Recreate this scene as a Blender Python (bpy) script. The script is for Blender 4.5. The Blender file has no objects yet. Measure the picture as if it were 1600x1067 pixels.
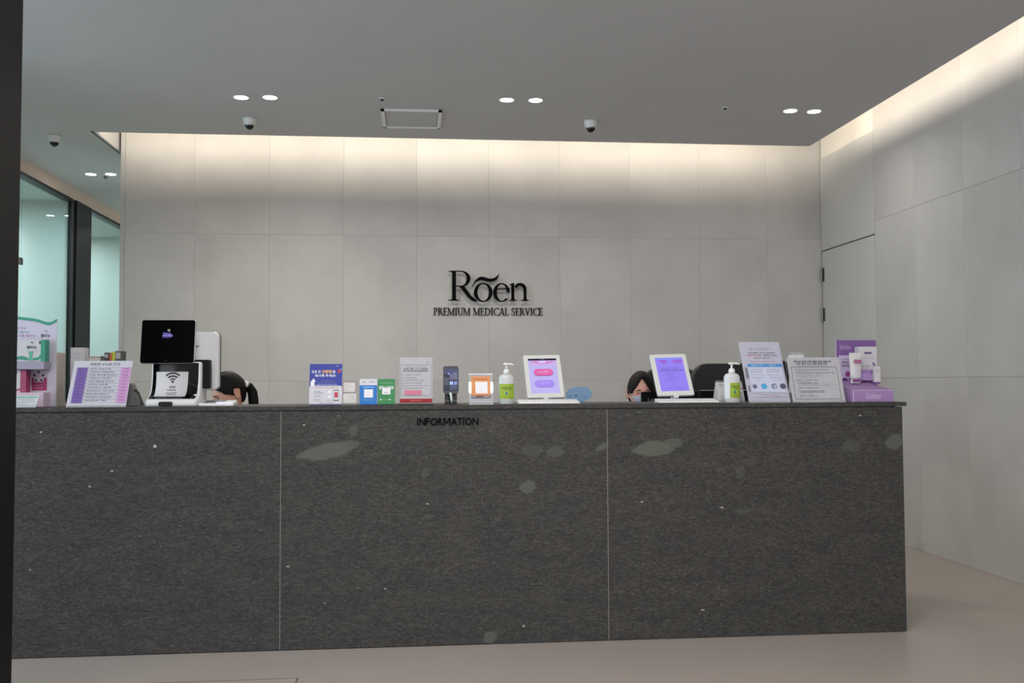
import bpy, bmesh, math, random
from mathutils import Vector, Matrix
random.seed(7)
sc = bpy.context.scene
COL = sc.collection
R = math.radians

# ------------------------------------------------------------------ camera, world, main lights, exposure
F, YAW, PITCH, ROLL, EYE = 1509.34, 0.0969, 0.0431, -0.0045, 1.1743
CAM = Vector((0, 0, EYE))
fw = Vector((math.sin(YAW) * math.cos(PITCH), math.cos(YAW) * math.cos(PITCH), math.sin(PITCH)))
r0 = Vector((math.cos(YAW), -math.sin(YAW), 0))
u0 = r0.cross(fw)
rt = r0 * math.cos(ROLL) + u0 * math.sin(ROLL)
up = -r0 * math.sin(ROLL) + u0 * math.cos(ROLL)
cd = bpy.data.cameras.new('camera')
cd.sensor_width = 36
cd.lens = 36 * F / 1600
cd.clip_start = 0.05
cam = bpy.data.objects.new('camera', cd)
COL.objects.link(cam)
cam.matrix_world = Matrix(((rt.x, up.x, -fw.x, 0), (rt.y, up.y, -fw.y, 0), (rt.z, up.z, -fw.z, EYE), (0, 0, 0, 1)))
sc.camera = cam

wd = bpy.data.worlds.new('world')
sc.world = wd
wd.use_nodes = True
wd.node_tree.nodes['Background'].inputs[0].default_value = (0.90, 0.95, 1.0, 1)
wd.node_tree.nodes['Background'].inputs[1].default_value = 1.2
sc.view_settings.view_transform = 'Standard'
sc.view_settings.look = 'None'
sc.view_settings.gamma = 1
sc.view_settings.use_curve_mapping = False
sc.view_settings.exposure = 0.62
sc.cycles.max_bounces = 8
sc.cycles.transparent_max_bounces = 24

# room dimensions (metres)
D, W, YC, HK, HC, YE, XE = 8.02, 3.47, 4.391, 1.077, 3.0745, 7.457, 3.1454
GX = -3.3


def area(name, loc, rot, sx, sy, energy, color=(1, 1, 1), spread=math.pi, shape='RECTANGLE'):
    l = bpy.data.lights.new(name, 'AREA')
    l.shape = shape
    l.size, l.size_y = sx, sy
    l.energy, l.color, l.spread = energy, color, spread
    o = bpy.data.objects.new(name, l)
    COL.objects.link(o)
    o.location, o.rotation_euler = loc, rot
    return o


WARM = (1.0, 0.87, 0.69)
# general ceiling lights of the waiting room behind the camera
area('room_light', (0.3, -1.2, HC - 0.02), (0, 0, 0), 3.0, 1.6, 90, (1.0, 0.96, 0.94))
for x_ in (-2.0, -0.7, 0.6):  # unseen row before the counter, no fittings, added to brighten floor and stone
    area('room_light', (x_, 2.5, HC - 0.02), (0, 0, 0), 0.5, 0.12, 21, (1.0, 0.95, 0.91))
# unseen cool fill added on the corridor side to tint ceiling and wall blue
area('cool_fill', (-6.4, 2.8, 1.6), (0, R(-90), 0), 2.4, 3.6, 95, (0.50, 0.78, 1.0))
# lights of the two glazed rooms on the corridor
area('room_light', (-4.9, 8.4, 2.92), (0, 0, 0), 1.6, 1.6, 56, (0.97, 0.99, 1.0))
area('room_light', (-4.6, 11.0, 2.92), (0, 0, 0), 1.4, 1.4, 33, (0.97, 0.99, 1.0))


def ray(u, v):
    return fw + rt * ((u - 800) / F) - up * ((v - 533.5) / F)


def at(u, v, Y):
    d = ray(u, v)
    return CAM + d * (Y / d.y)


def at_x(u, v, X):
    d = ray(u, v)
    return CAM + d * (X / d.x)


def at_z(u, v, Z):
    d = ray(u, v)
    return CAM + d * ((Z - EYE) / d.z)


def cx(u, Y, v=630):
    return at(u, v, Y).x


def zz(u, v, Y):
    return at(u, v, Y).z


XSL = at_z(155, 211, HC).x
# cove strips: fixed to the edge of the dropped ceiling, shining at the walls
cv = area('cove_light', ((XSL + XE) / 2, YE - 0.06, HC + 0.06 + 0.0255), (0, 0, 0), XE - XSL - 0.02, 0.048, 20.5, WARM)
cv.rotation_euler = Vector((0, 1, 0)).to_track_quat('-Z', 'Y').to_euler()
cv = area('cove_light', (XE - 0.06, 1.7, HC + 0.06 + 0.0215), (0, 0, 0), 11.4, 0.04, 27, WARM)
cv.rotation_euler = Matrix(((0, 0, -1), (1, 0, 0), (0, -1, 0))).to_euler()

# ------------------------------------------------------------------ materials
def lin(c):
    return tuple(((x / 255) / 12.92 if x / 255 <= 0.04045 else ((x / 255 + 0.055) / 1.055) ** 2.4) for x in c)


MATS = {}


def mat(name, rgb, rough=0.5, metal=0.0, emit=0.0, spec=0.5, alpha_mix=None):
    """plain material; rgb in 0..255 sRGB"""
    if name in MATS:
        return MATS[name]
    m = bpy.data.materials.new(name)
    m.use_nodes = True
    b = m.node_tree.nodes['Principled BSDF']
    c = (*lin(rgb), 1)
    b.inputs['Base Color'].default_value = c
    b.inputs['Roughness'].default_value = rough
    b.inputs['Metallic'].default_value = metal
    b.inputs['Specular IOR Level'].default_value = spec
    if emit:
        b.inputs['Emission Color'].default_value = c
        b.inputs['Emission Strength'].default_value = emit
        b.inputs['Base Color'].default_value = (c[0] * .1, c[1] * .1, c[2] * .1, 1)
    nt = m.node_tree
    if not emit:
        n = nt.nodes.new('ShaderNodeTexNoise')
        n.inputs['Scale'].default_value = 35
        n.inputs['Detail'].default_value = 3
        mr = nt.nodes.new('ShaderNodeMapRange')
        mr.inputs['To Min'].default_value = max(0, rough - 0.06)
        mr.inputs['To Max'].default_value = min(1, rough + 0.06)
        nt.links.new(n.outputs['Fac'], mr.inputs['Value'])
        nt.links.new(mr.outputs['Result'], b.inputs['Roughness'])
    MATS[name] = m
    return m


def ink(rgb):
    return mat('ink_%d_%d_%d' % tuple(rgb), rgb, 0.55)


def lit(rgb, s=1.0):
    return mat('screen_%d_%d_%d' % tuple(rgb), rgb, 0.3, emit=s * 0.84)


def clear(name, rgb, ior=1.5, rough=0.02):
    if name in MATS:
        return MATS[name]
    m = bpy.data.materials.new(name)
    m.use_nodes = True
    nt = m.node_tree
    nt.nodes.clear()
    out = nt.nodes.new('ShaderNodeOutputMaterial')
    tr = nt.nodes.new('ShaderNodeBsdfTransparent')
    gl = nt.nodes.new('ShaderNodeBsdfGlossy')
    fr = nt.nodes.new('ShaderNodeFresnel')
    mx = nt.nodes.new('ShaderNodeMixShader')
    tr.inputs['Color'].default_value = (*rgb, 1)
    gl.inputs['Roughness'].default_value = rough
    fr.inputs['IOR'].default_value = ior
    ge = nt.nodes.new('ShaderNodeNewGeometry')
    ma = nt.nodes.new('ShaderNodeMath')
    ma.operation = 'MULTIPLY_ADD'
    nt.links.new(ge.outputs['Backfacing'], ma.inputs[0])
    ma.inputs[1].default_value = -1.0
    ma.inputs[2].default_value = 1.0
    mb_ = nt.nodes.new('ShaderNodeMath')
    mb_.operation = 'MULTIPLY'
    nt.links.new(ma.outputs[0], mb_.inputs[0])
    nt.links.new(fr.outputs[0], mb_.inputs[1])
    nt.links.new(mb_.outputs[0], mx.inputs[0])
    nt.links.new(tr.outputs[0], mx.inputs[1])
    nt.links.new(gl.outputs[0], mx.inputs[2])
    nt.links.new(mx.outputs[0], out.inputs['Surface'])
    MATS[name] = m
    return m


def noisy(name, ca, cb, scale, rough, stretch=(1, 1, 1), bump=0.0, rnd=0.0, detail=6, fine=0.0, spec=0.5, lo=0.3, hi=0.7):
    """two-tone cloudy surface"""
    m = bpy.data.materials.new(name)
    m.use_nodes = True
    nt = m.node_tree
    b = nt.nodes['Principled BSDF']
    tc = nt.nodes.new('ShaderNodeTexCoord')
    mp = nt.nodes.new('ShaderNodeMapping')
    mp.inputs['Scale'].default_value = stretch
    nt.links.new(tc.outputs['Object'], mp.inputs['Vector'])
    vec = mp.outputs[0]
    oi = nt.nodes.new('ShaderNodeObjectInfo')
    if rnd:
        ad = nt.nodes.new('ShaderNodeVectorMath')
        ad.operation = 'MULTIPLY_ADD'
        cmb = nt.nodes.new('ShaderNodeCombineXYZ')
        for i in range(3):
            nt.links.new(oi.outputs['Random'], cmb.inputs[i])
        nt.links.new(cmb.outputs[0], ad.inputs[0])
        ad.inputs[1].default_value = (37, 53, 71)
        nt.links.new(vec, ad.inputs[2])
        vec = ad.outputs[0]
    n = nt.nodes.new('ShaderNodeTexNoise')
    n.inputs['Scale'].default_value = scale
    n.inputs['Detail'].default_value = detail
    n.inputs['Roughness'].default_value = 0.6
    nt.links.new(vec, n.inputs['Vector'])
    rp = nt.nodes.new('ShaderNodeValToRGB')
    rp.color_ramp.elements[0].position = lo
    rp.color_ramp.elements[1].position = hi
    rp.color_ramp.elements[0].color = (*lin(ca), 1)
    rp.color_ramp.elements[1].color = (*lin(cb), 1)
    nt.links.new(n.outputs['Fac'], rp.inputs[0])
    col = rp.outputs[0]
    if rnd:
        hv = nt.nodes.new('ShaderNodeHueSaturation')
        mr = nt.nodes.new('ShaderNodeMapRange')
        mr.inputs['To Min'].default_value = 1 - rnd
        mr.inputs['To Max'].default_value = 1 + rnd
        nt.links.new(oi.outputs['Random'], mr.inputs['Value'])
        nt.links.new(mr.outputs[0], hv.inputs['Value'])
        nt.links.new(col, hv.inputs['Color'])
        col = hv.outputs[0]
    nt.links.new(col, b.inputs['Base Color'])
    b.inputs['Roughness'].default_value = rough
    b.inputs['Specular IOR Level'].default_value = spec
    if bump:
        n2 = nt.nodes.new('ShaderNodeTexNoise')
        n2.inputs['Scale'].default_value = fine or scale * 12
        n2.inputs['Detail'].default_value = 4
        nt.links.new(vec, n2.inputs['Vector'])
        bp = nt.nodes.new('ShaderNodeBump')
        bp.inputs['Strength'].default_value = bump
        bp.inputs['Distance'].default_value = 0.01
        nt.links.new(n2.outputs['Fac'], bp.inputs['Height'])
        nt.links.new(bp.outputs[0], b.inputs['Normal'])
    MATS[name] = m
    return m


TILE = noisy('concrete_tile', (172, 169, 166), (190, 187, 184), 1.6, 0.55, bump=0.03, rnd=0.02, fine=60, lo=0.25, hi=0.75)
GROUT = mat('grout', (165, 162, 158), 0.8)
PLASTER = mat('white_plaster', (214, 210, 202), 0.8)
CEIL = noisy('ceiling_paint', (193, 192, 192), (197, 196, 196), 2, 0.8)
FLOOR = noisy('polished_screed', (160, 150, 143), (172, 162, 154), 0.9, 0.34, bump=0.01, fine=25, lo=0.2, hi=0.8)
DOORP = mat('door_paint', (186, 184, 180), 0.5)
STEEL = mat('brushed_steel', (120, 115, 108), 0.35, 1.0)
SILVER = mat('silver', (190, 190, 192), 0.3, 0.9)
BLACK = mat('black_plastic', (14, 14, 15), 0.45)
GLOSSBLACK = mat('gloss_black', (5, 5, 6), 0.12)
SIGNBLACK = mat('sign_black', (7, 7, 9), 0.5, spec=0.04)
CHAIRBLACK = noisy('black_leather', (20, 21, 21), (27, 28, 28), 30, 0.55, bump=0.05)
WHITEP = mat('white_plastic', (226, 226, 224), 0.3)
GREYP = mat('grey_plastic', (128, 128, 128), 0.45)
PAPER = mat('paper', (205, 204, 212), 0.6)
BEIGE = mat('beige_header_board', (222, 194, 178), 0.6)
DARKPANEL = noisy('dark_brown_panel', (14, 13, 12), (19, 17, 16), 8, 0.4, spec=0.2, stretch=(4, 4, 0.6))
FRAMEBLK = mat('black_frame', (12, 14, 14), 0.4)
ACRYL = clear('clear_acrylic', (0.97, 0.975, 0.98), 1.35)
ACRYLEDGE = mat('acrylic_edge', (225, 228, 232), 0.15)
GLASS = clear('teal_glass', (0.785, 0.94, 0.965), 1.45, 0.0)
SKIN = noisy('skin', (202, 148, 130), (212, 160, 142), 8, 0.5)
HAIR = noisy('black_hair', (7, 6, 5), (15, 12, 11), 40, 0.5, stretch=(6, 6, 0.7), bump=0.2, fine=120, spec=0.15)
CLOTH = noisy('dark_uniform', (46, 52, 50), (54, 60, 58), 60, 0.85)
MASKM = noisy('mask_fabric', (168, 174, 196), (176, 182, 203), 50, 0.8)


def stone():
    m = bpy.data.materials.new('dark_basalt')
    m.use_nodes = True
    nt = m.node_tree
    L = nt.links.new
    b = nt.nodes['Principled BSDF']
    tc = nt.nodes.new('ShaderNodeTexCoord')
    mp = nt.nodes.new('ShaderNodeMapping')
    mp.inputs['Scale'].default_value = (0.8, 1, 2.4)
    L(tc.outputs['Object'], mp.inputs['Vector'])

    def N(scale, det, rough=0.6):
        n = nt.nodes.new('ShaderNodeTexNoise')
        n.inputs['Scale'].default_value = scale
        n.inputs['Detail'].default_value = det
        n.inputs['Roughness'].default_value = rough
        L(mp.outputs[0], n.inputs['Vector'])
        return n.outputs['Fac']

    def ramp(src, stops):
        r = nt.nodes.new('ShaderNodeValToRGB')
        e = r.color_ramp.elements
        while len(e) < len(stops):
            e.new(0.5)
        for i, (p, c) in enumerate(stops):
            e[i].position = p
            e[i].color = (*c, 1)
        L(src, r.inputs[0])
        return r.outputs[0]

    def mix(f, a, c, blend='MIX'):
        n = nt.nodes.new('ShaderNodeMix')
        n.data_type = 'RGBA'
        n.blend_type = blend
        if isinstance(f, float):
            n.inputs[0].default_value = f
        else:
            L(f, n.inputs[0])
        for s, i in ((a, 6), (c, 7)):
            if isinstance(s, tuple):
                n.inputs[i].default_value = (*s, 1)
            else:
                L(s, n.inputs[i])
        return n.outputs[2]

    def M(op, a, c=None):
        n = nt.nodes.new('ShaderNodeMath')
        n.operation = op
        for i, s in enumerate((a, c)):
            if s is None:
                continue
            if isinstance(s, (int, float)):
                n.inputs[i].default_value = s
            else:
                L(s, n.inputs[i])
        return n.outputs[0]

    base = ramp(N(60, 8, 0.78), [(0.30, (0.014, 0.0137, 0.0133)), (0.5, (0.045, 0.0437, 0.0417)), (0.72, (0.091, 0.088, 0.083))])
    grain = ramp(N(260, 5, 0.75), [(0.3, (0.40, 0.40, 0.40)), (0.5, (0.92, 0.92, 0.92)), (0.68, (1.95, 1.92, 1.85))])
    base = mix(1.0, base, grain, 'MULTIPLY')
    broad = ramp(N(5, 4), [(0.3, (0.82, 0.82, 0.84)), (0.7, (1.12, 1.10, 1.06))])
    col = mix(1.0, base, broad, 'MULTIPLY')

    nd = nt.nodes.new('ShaderNodeTexNoise')
    nd.inputs['Scale'].default_value = 130
    nd.inputs['Detail'].default_value = 3
    L(mp.outputs[0], nd.inputs['Vector'])
    vm = nt.nodes.new('ShaderNodeVectorMath')
    vm.operation = 'MULTIPLY_ADD'
    vm.inputs[1].default_value = (0.022, 0.022, 0.022)
    L(nd.outputs['Color'], vm.inputs[0])
    L(mp.outputs[0], vm.inputs[2])
    dist = vm.outputs[0]

    def specks(scale, thr, c, keep):
        vo = nt.nodes.new('ShaderNodeTexVoronoi')
        vo.inputs['Scale'].default_value = scale
        L(dist, vo.inputs['Vector'])
        sep = nt.nodes.new('ShaderNodeSeparateColor')
        L(vo.outputs['Color'], sep.inputs[0])
        sel = M('GREATER_THAN', sep.outputs[0], keep)
        near = M('LESS_THAN', vo.outputs['Distance'], thr)
        return M('MULTIPLY', sel, near), c

    for s in (specks(75, 0.16, (0.20, 0.19, 0.175), 0.96), specks(22, 0.07, (0.36, 0.35, 0.32), 0.955), specks(120, 0.3, (0.16, 0.15, 0.14), 0.90), specks(26, 0.13, (0.012, 0.012, 0.012), 0.95)):
        col = mix(s[0], col, s[1])
    # pale inclusions where the slabs show them: (u, v, half width, half height, tilt, strength)
    inc = [(510, 705, 42, 12, -9, 0.75), (538, 697, 25, 8, -6, 0.6), (1022, 701, 33, 11, -4, 0.75), (1048, 694, 18, 8, -10, 0.55),
           (1397, 690, 13, 10, -15, 0.7), (825, 761, 12, 9, -15, 0.65), (766, 995, 10, 9, -30, 0.6), (868, 706, 14, 8, 0, 0.4),
           (832, 704, 16, 10, 0, 0.22), (940, 699, 11, 5, -30, 0.6), (553, 673, 7, 9, 15, 0.4), (664, 739, 5, 8, 10, 0.3),
           (1157, 737, 7, 9, 0, 0.3), (1330, 697, 16, 9, 0, 0.28), (1161, 799, 11, 4, 0, 0.3), (670, 807, 8, 3, 0, 0.35),
           (242, 697, 4, 4, 20, 1.5), (668, 787, 4, 1.6, 0, 1.2), (1128, 793, 5, 2, 0, 1.0), (1003, 784, 3.5, 2, 0, 1.2),
           (1098, 953, 6, 2, 0, 0.9), (818, 978, 2.5, 3, 0, 1.4), (602, 920, 3, 1.6, 0, 1.4), (175, 736, 3.5, 2, 0, 1.2),
           (140, 760, 3, 2, 0, 1.2), (47, 890, 3, 2, 0, 1.3), (64, 675, 3, 2.4, 0, 1.2), (475, 664, 3, 2, 0, 1.4),
           (998, 644, 4, 2, 0, 0.8), (1344, 649, 3, 1.6, 0, 1.2), (450, 885, 4, 1.8, 0, 1.2)]
    sx = nt.nodes.new('ShaderNodeSeparateXYZ')
    L(tc.outputs['Object'], sx.inputs[0])
    wob = M('MULTIPLY', M('SUBTRACT', N(14, 4), 0.5), 0.95)
    facs = None
    for (u, v, a, c, t, k) in inc:
        if k > 0.78 and a < 7:
            a, c = a * 0.62, c * 0.62
        p = at(u, v, YC)
        s = (at(u + 1, v, YC) - p).x
        ct, st = math.cos(R(-t)), math.sin(R(-t))
        dx = M('SUBTRACT', sx.outputs['X'], p.x)
        dz = M('SUBTRACT', sx.outputs['Z'], p.z)
        e1 = M('DIVIDE', M('ADD', M('MULTIPLY', dx, ct), M('MULTIPLY', dz, st)), a * s)
        e2 = M('DIVIDE', M('SUBTRACT', M('MULTIPLY', dz, ct), M('MULTIPLY', dx, st)), c * s)
        rr = M('SQRT', M('ADD', M('MULTIPLY', e1, e1), M('MULTIPLY', e2, e2)))
        rr = M('ADD', rr, wob)
        mr = nt.nodes.new('ShaderNodeMapRange')
        mr.inputs['From Min'].default_value = 1.12
        mr.inputs['From Max'].default_value = 0.9
        mr.inputs['To Min'].default_value = 0
        mr.inputs['To Max'].default_value = k
        L(rr, mr.inputs['Value'])
        facs = mr.outputs[0] if facs is None else M('MAXIMUM', facs, mr.outputs[0])
    nf = nt.nodes.new('ShaderNodeMapRange')
    L(facs, nf.inputs['Value'])
    nf.inputs['From Max'].default_value = 1.0
    big = M('MINIMUM', facs, 1.0)
    pale = mix(M('GREATER_THAN', facs, 0.85), (0.115, 0.118, 0.098), (0.36, 0.35, 0.32))
    col = mix(big, col, pale)
    L(col, b.inputs['Base Color'])
    b.inputs['Roughness'].default_value = 0.62
    b.inputs['Specular IOR Level'].default_value = 0.3
    bp = nt.nodes.new('ShaderNodeBump')
    bp.inputs['Strength'].default_value = 0.18
    bp.inputs['Distance'].default_value = 0.004
    L(N(60, 5), bp.inputs['Height'])
    L(bp.outputs[0], b.inputs['Normal'])
    return m


STONE = stone()


# ------------------------------------------------------------------ mesh helpers
class MB:
    def __init__(self):
        self.v, self.f, self.m = [], [], []

    def add(self, vs, fs, m=0):
        k = len(self.v)
        self.v += [Vector(p) for p in vs]
        self.f += [tuple(i + k for i in f) for f in fs]
        self.m += [m] * len(fs)
        return self

    def box(self, x0, x1, y0, y1, z0, z1, m=0):
        vs = [(x, y, z) for z in (z0, z1) for y in (y0, y1) for x in (x0, x1)]
        return self.add(vs, [(0, 2, 3, 1), (4, 5, 7, 6), (0, 1, 5, 4), (2, 6, 7, 3), (0, 4, 6, 2), (1, 3, 7, 5)], m)

    def prism(self, poly, ex, ey, n, t, O=(0, 0, 0), m=0):
        """2-D polygon in the frame O + ex*x + ey*y, from 0 to n*t"""
        O, ex, ey, n = Vector(O), Vector(ex), Vector(ey), Vector(n)
        k = len(poly)
        a = [O + ex * p[0] + ey * p[1] for p in poly]
        b = [p + n * t for p in a]
        fs = [tuple(range(k)), tuple(range(2 * k - 1, k - 1, -1))] + [(i, i + k, (i + 1) % k + k, (i + 1) % k) for i in range(k)]
        return self.add(a + b, fs, m)

    def rings(self, rings, cap=True, m=0, closed=True):
        k = len(rings[0])
        vs = [p for r in rings for p in r]
        fs = []
        for i in range(len(rings) - 1):
            for j in range(k if closed else k - 1):
                a, b = i * k + j, i * k + (j + 1) % k
                fs.append((a, b, b + k, a + k))
        if cap:
            fs.append(tuple(range(k - 1, -1, -1)))
            fs.append(tuple(range((len(rings) - 1) * k, len(rings) * k)))
        return self.add(vs, fs, m)

    def lathe(self, prof, seg=24, sx=1.0, sy=1.0, O=(0, 0, 0), m=0):
        O = Vector(O)
        rs = [[O + Vector((r * sx * math.cos(2 * math.pi * j / seg), r * sy * math.sin(2 * math.pi * j / seg), z)) for j in range(seg)] for r, z in prof]
        return self.rings(rs, True, m)

    def tube(self, pts, r, seg=8, m=0):
        pts = [Vector(p) for p in pts]
        rs = []
        nrm = None
        for i, p in enumerate(pts):
            t = (pts[min(i + 1, len(pts) - 1)] - pts[max(i - 1, 0)]).normalized()
            if nrm is None:
                nrm = t.orthogonal().normalized()
            nrm = (nrm - t * nrm.dot(t)).normalized()
            bn = t.cross(nrm)
            rr = r[i] if isinstance(r, (list, tuple)) else r
            rs.append([p + (nrm * math.cos(2 * math.pi * j / seg) + bn * math.sin(2 * math.pi * j / seg)) * rr for j in range(seg)])
        return self.rings(rs, True, m)


def rrect(w, h, r, x0=0, y0=0, seg=5):
    pts = []
    for cxx, cyy, a in ((x0 + w - r, y0 + r, -90), (x0 + w - r, y0 + h - r, 0), (x0 + r, y0 + h - r, 90), (x0 + r, y0 + r, 180)):
        for i in range(seg + 1):
            t = R(a + 90 * i / seg)
            pts.append((cxx + r * math.cos(t), cyy + r * math.sin(t)))
    return pts


def obj(name, mb, m, parent=None, smooth=False, bevel=0.0, sub=0, flip=True):
    me = bpy.data.meshes.new(name)
    me.from_pydata([tuple(p) for p in mb.v], [], mb.f)
    for mm in (m if isinstance(m, (list, tuple)) else [m]):
        me.materials.append(mm)
    if any(mb.m):
        me.polygons.foreach_set('material_index', mb.m)
    if flip:
        bm = bmesh.new()
        bm.from_mesh(me)
        bmesh.ops.recalc_face_normals(bm, faces=bm.faces)
        bm.to_mesh(me)
        bm.free()
    if smooth:
        me.polygons.foreach_set('use_smooth', [True] * len(me.polygons))
    o = bpy.data.objects.new(name, me)
    COL.objects.link(o)
    if parent:
        o.parent = parent
    if bevel:
        md = o.modifiers.new('bevel', 'BEVEL')
        md.width, md.segments, md.limit_method = bevel, 2, 'ANGLE'
    if sub:
        md = o.modifiers.new('sub', 'SUBSURF')
        md.levels = md.render_levels = sub
    return o


def tag(o, label, cat, group=None):
    o['label'], o['category'] = label, cat
    if group:
        o['group'] = group
    return o


def thing(name, label, cat, loc=(0, 0, 0), rz=0.0, group=None):
    o = bpy.data.objects.new(name, None)
    o.empty_display_size = 0.1
    COL.objects.link(o)
    o.location = loc
    o.rotation_euler = (0, 0, rz)
    return tag(o, label, cat, group)


def struct(name, mb, m, label=None, parent=None):
    o = obj(name, mb, m, parent)
    if not parent:
        o['kind'] = 'structure'
        if label:
            o['label'] = label
    return o


_tc = {}
SCR = bpy.data.scenes.new('scratch')
TXC = bpy.data.curves.new('text', 'FONT')
TXC.resolution_u = 4
TXO = bpy.data.objects.new('text', TXC)
SCR.collection.objects.link(TXO)


def batch(strings, bold=0.0):
    """outline many texts in one evaluation: one line each, split again by height"""
    todo = [q for q in dict.fromkeys(strings) if (q, bold) not in _tc]
    if not todo:
        return
    TXC.offset = bold
    TXC.space_line = 4.0
    TXC.body = '\n'.join(todo)
    SCR.view_layers[0].update()
    ev = TXO.evaluated_get(SCR.view_layers[0].depsgraph)
    me = ev.to_mesh()
    co = [(v.co.x, v.co.y) for v in me.vertices]
    polys = [tuple(p.vertices) for p in me.polygons]
    ev.to_mesh_clear()
    line = lambda y: min(len(todo) - 1, max(0, int(round((0.3 - y) / 4.0))))
    per = [{} for _ in todo]
    pf = [[] for _ in todo]
    for i, (x, y) in enumerate(co):
        d = per[line(y)]
        d[i] = len(d)
    for p in polys:
        n = line(co[p[0]][1])
        pf[n].append(tuple(per[n][i] for i in p))
    for n, q in enumerate(todo):
        pts = [co[i] for i in per[n]]
        x0, x1 = min(v[0] for v in pts), max(v[0] for v in pts)
        y0, y1 = min(v[1] for v in pts), max(v[1] for v in pts)
        _tc[(q, bold)] = ([((x - x0) / (x1 - x0), (y - y0) / (y1 - y0)) for x, y in pts], pf[n], (x1 - x0) / (y1 - y0))


def glyphs(s, bold=0.0):
    """outline text as flat 2-D mesh: verts (x, y) normalised to its own box, faces"""
    batch([s], bold)
    return _tc[(s, bold)]


SHEETS = []


class Sheet:
    """flat print on a surface: x from the left, y from the top, both 0..1"""

    def __init__(self, parent, O, ex, ey, w, h):
        self.p, self.O, self.ex, self.ey, self.w, self.h = parent, Vector(O), Vector(ex).normalized(), Vector(ey).normalized(), w, h
        self.n = self.ex.cross(self.ey)
        self.L = {}
        self.T = []

    def P(self, x, y, k=1):
        return self.O + self.ex * (x * self.w) + self.ey * ((1 - y) * self.h) + self.n * (0.00035 * k)

    def mb(self, name, m):
        return self.L.setdefault((name, m.name), (MB(), m))[0]

    def rect(self, x0, y0, x1, y1, m, k=1, name='printed_panel'):
        self.mb(name, m).add([self.P(x0, y1, k), self.P(x1, y1, k), self.P(x1, y0, k), self.P(x0, y0, k)], [(0, 1, 2, 3)])
        return self

    def poly(self, pts, m, k=1, name='printed_shape'):
        self.mb(name, m).add([self.P(x, y, k) for x, y in pts], [tuple(range(len(pts)))])
        return self

    def disc(self, x, y, r, m, k=1, name='printed_shape', seg=20, ry=None):
        a = self.w / self.h if ry is None else ry / r
        return self.poly([(x + r * math.cos(2 * math.pi * i / seg), y + r * a * math.sin(2 * math.pi * i / seg)) for i in range(seg)], m, k, name)

    def frame(self, x0, y0, x1, y1, t, m, k=1):
        ty = t * self.w / self.h
        for q in ((x0, y0, x1, y0 + ty), (x0, y1 - ty, x1, y1), (x0, y0, x0 + t, y1), (x1 - t, y0, x1, y1)):
            self.rect(*q, m, k, 'printed_line')
        return self

    def text(self, s, x0, y0, x1, y1, m, k=2, bold=0.0):
        self.T.append((s, x0, y0, x1, y1, m, k, bold))
        return self

    def done(self):
        SHEETS.append(self)

    def build(self):
        for (s, x0, y0, x1, y1, m, k, bold) in self.T:
            vs, fs, _ = glyphs(s, bold)
            self.mb('lettering', m).add([self.P(x0 + (x1 - x0) * a, y1 - (y1 - y0) * b, k) for a, b in vs], fs)
        par = self.p
        if par.type == 'EMPTY':
            ch = {c.name.split('.')[0]: c for c in par.children}
            for nm in ('sheet', 'board', 'box', 'stack', 'case', 'housing', 'card', 'plate', 'body'):
                if nm in ch:
                    par = ch[nm]
                    break
        for (n, _), (mb, m) in self.L.items():
            o = obj(n, mb, m, par, flip=False)
            if len(mb.f) > 1:
                o['kind'] = 'stuff'
        return self


# ------------------------------------------------------------------ the room
struct('floor', MB().box(-7.5, W + 0.3, -4, 13.2, -0.1, 0), FLOOR, 'pale grey polished screed floor')
XWL = at(188, 330, D).x
cm = MB()
cm.box(-7.5, XE, -4, YE, HC, HC + 0.06)                 # dropped ceiling
cm.box(GX - 0.05, XSL - 0.02, YE, 13.2, HC, HC + 0.06)         # corridor ceiling
cm.box(XSL - 0.02, XWL + 0.3, D + 0.252, 13.2, HC, HC + 0.06)
cm.box(XSL - 0.02, W + 0.3, YE - 0.5, D + 0.35, 3.42, 3.5)   # raised soffit over the back cove
cm.box(XE - 0.4, W + 0.3, -4, YE - 0.5, 3.42, 3.5)           # raised soffit over the side cove
cm.box(XSL - 0.03, XSL, YE - 0.02, D + 0.35, HC, 3.42)
cm.box(XSL - 0.03, XWL, D + 0.25, D + 0.3, HC, 3.42)
struct('ceiling', cm, CEIL, 'dropped white ceiling with lit cove slots along the walls')

# back wall: backing, corner trim and individual tiles
XB0 = XWL + 0.037
wb = struct('wall_back', MB().box(XWL, W + 0.2, D + 0.002, D + 0.25, 0, 3.42), GROUT, 'grey concrete tiled wall behind the counter')
obj('trim_corner', MB().box(XWL, XB0 - 0.002, D - 0.001, D + 0.02, 0, 3.42), TILE, wb)
G = 0.0006
xj = [-1.8111 + 0.6 * i for i in range(9)]
cols = [XB0] + xj + [W]
rows = [0.0, 1.2, 2.4, 3.42]


def tiles(parent, spans, mk):
    for a, b in zip(spans[:-1], spans[1:]):
        for z0, z1 in zip(rows[:-1], rows[1:]):
            o = obj('tile', mk(a, b, z0, z1), TILE, parent)
            md = o.modifiers.new('bevel', 'BEVEL')
            md.width, md.segments = 0.001, 1


tiles(wb, cols, lambda a, b, z0, z1: MB().box(a + G, b - G, D, D + 0.012, z0 + G, z1 - G))

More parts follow.
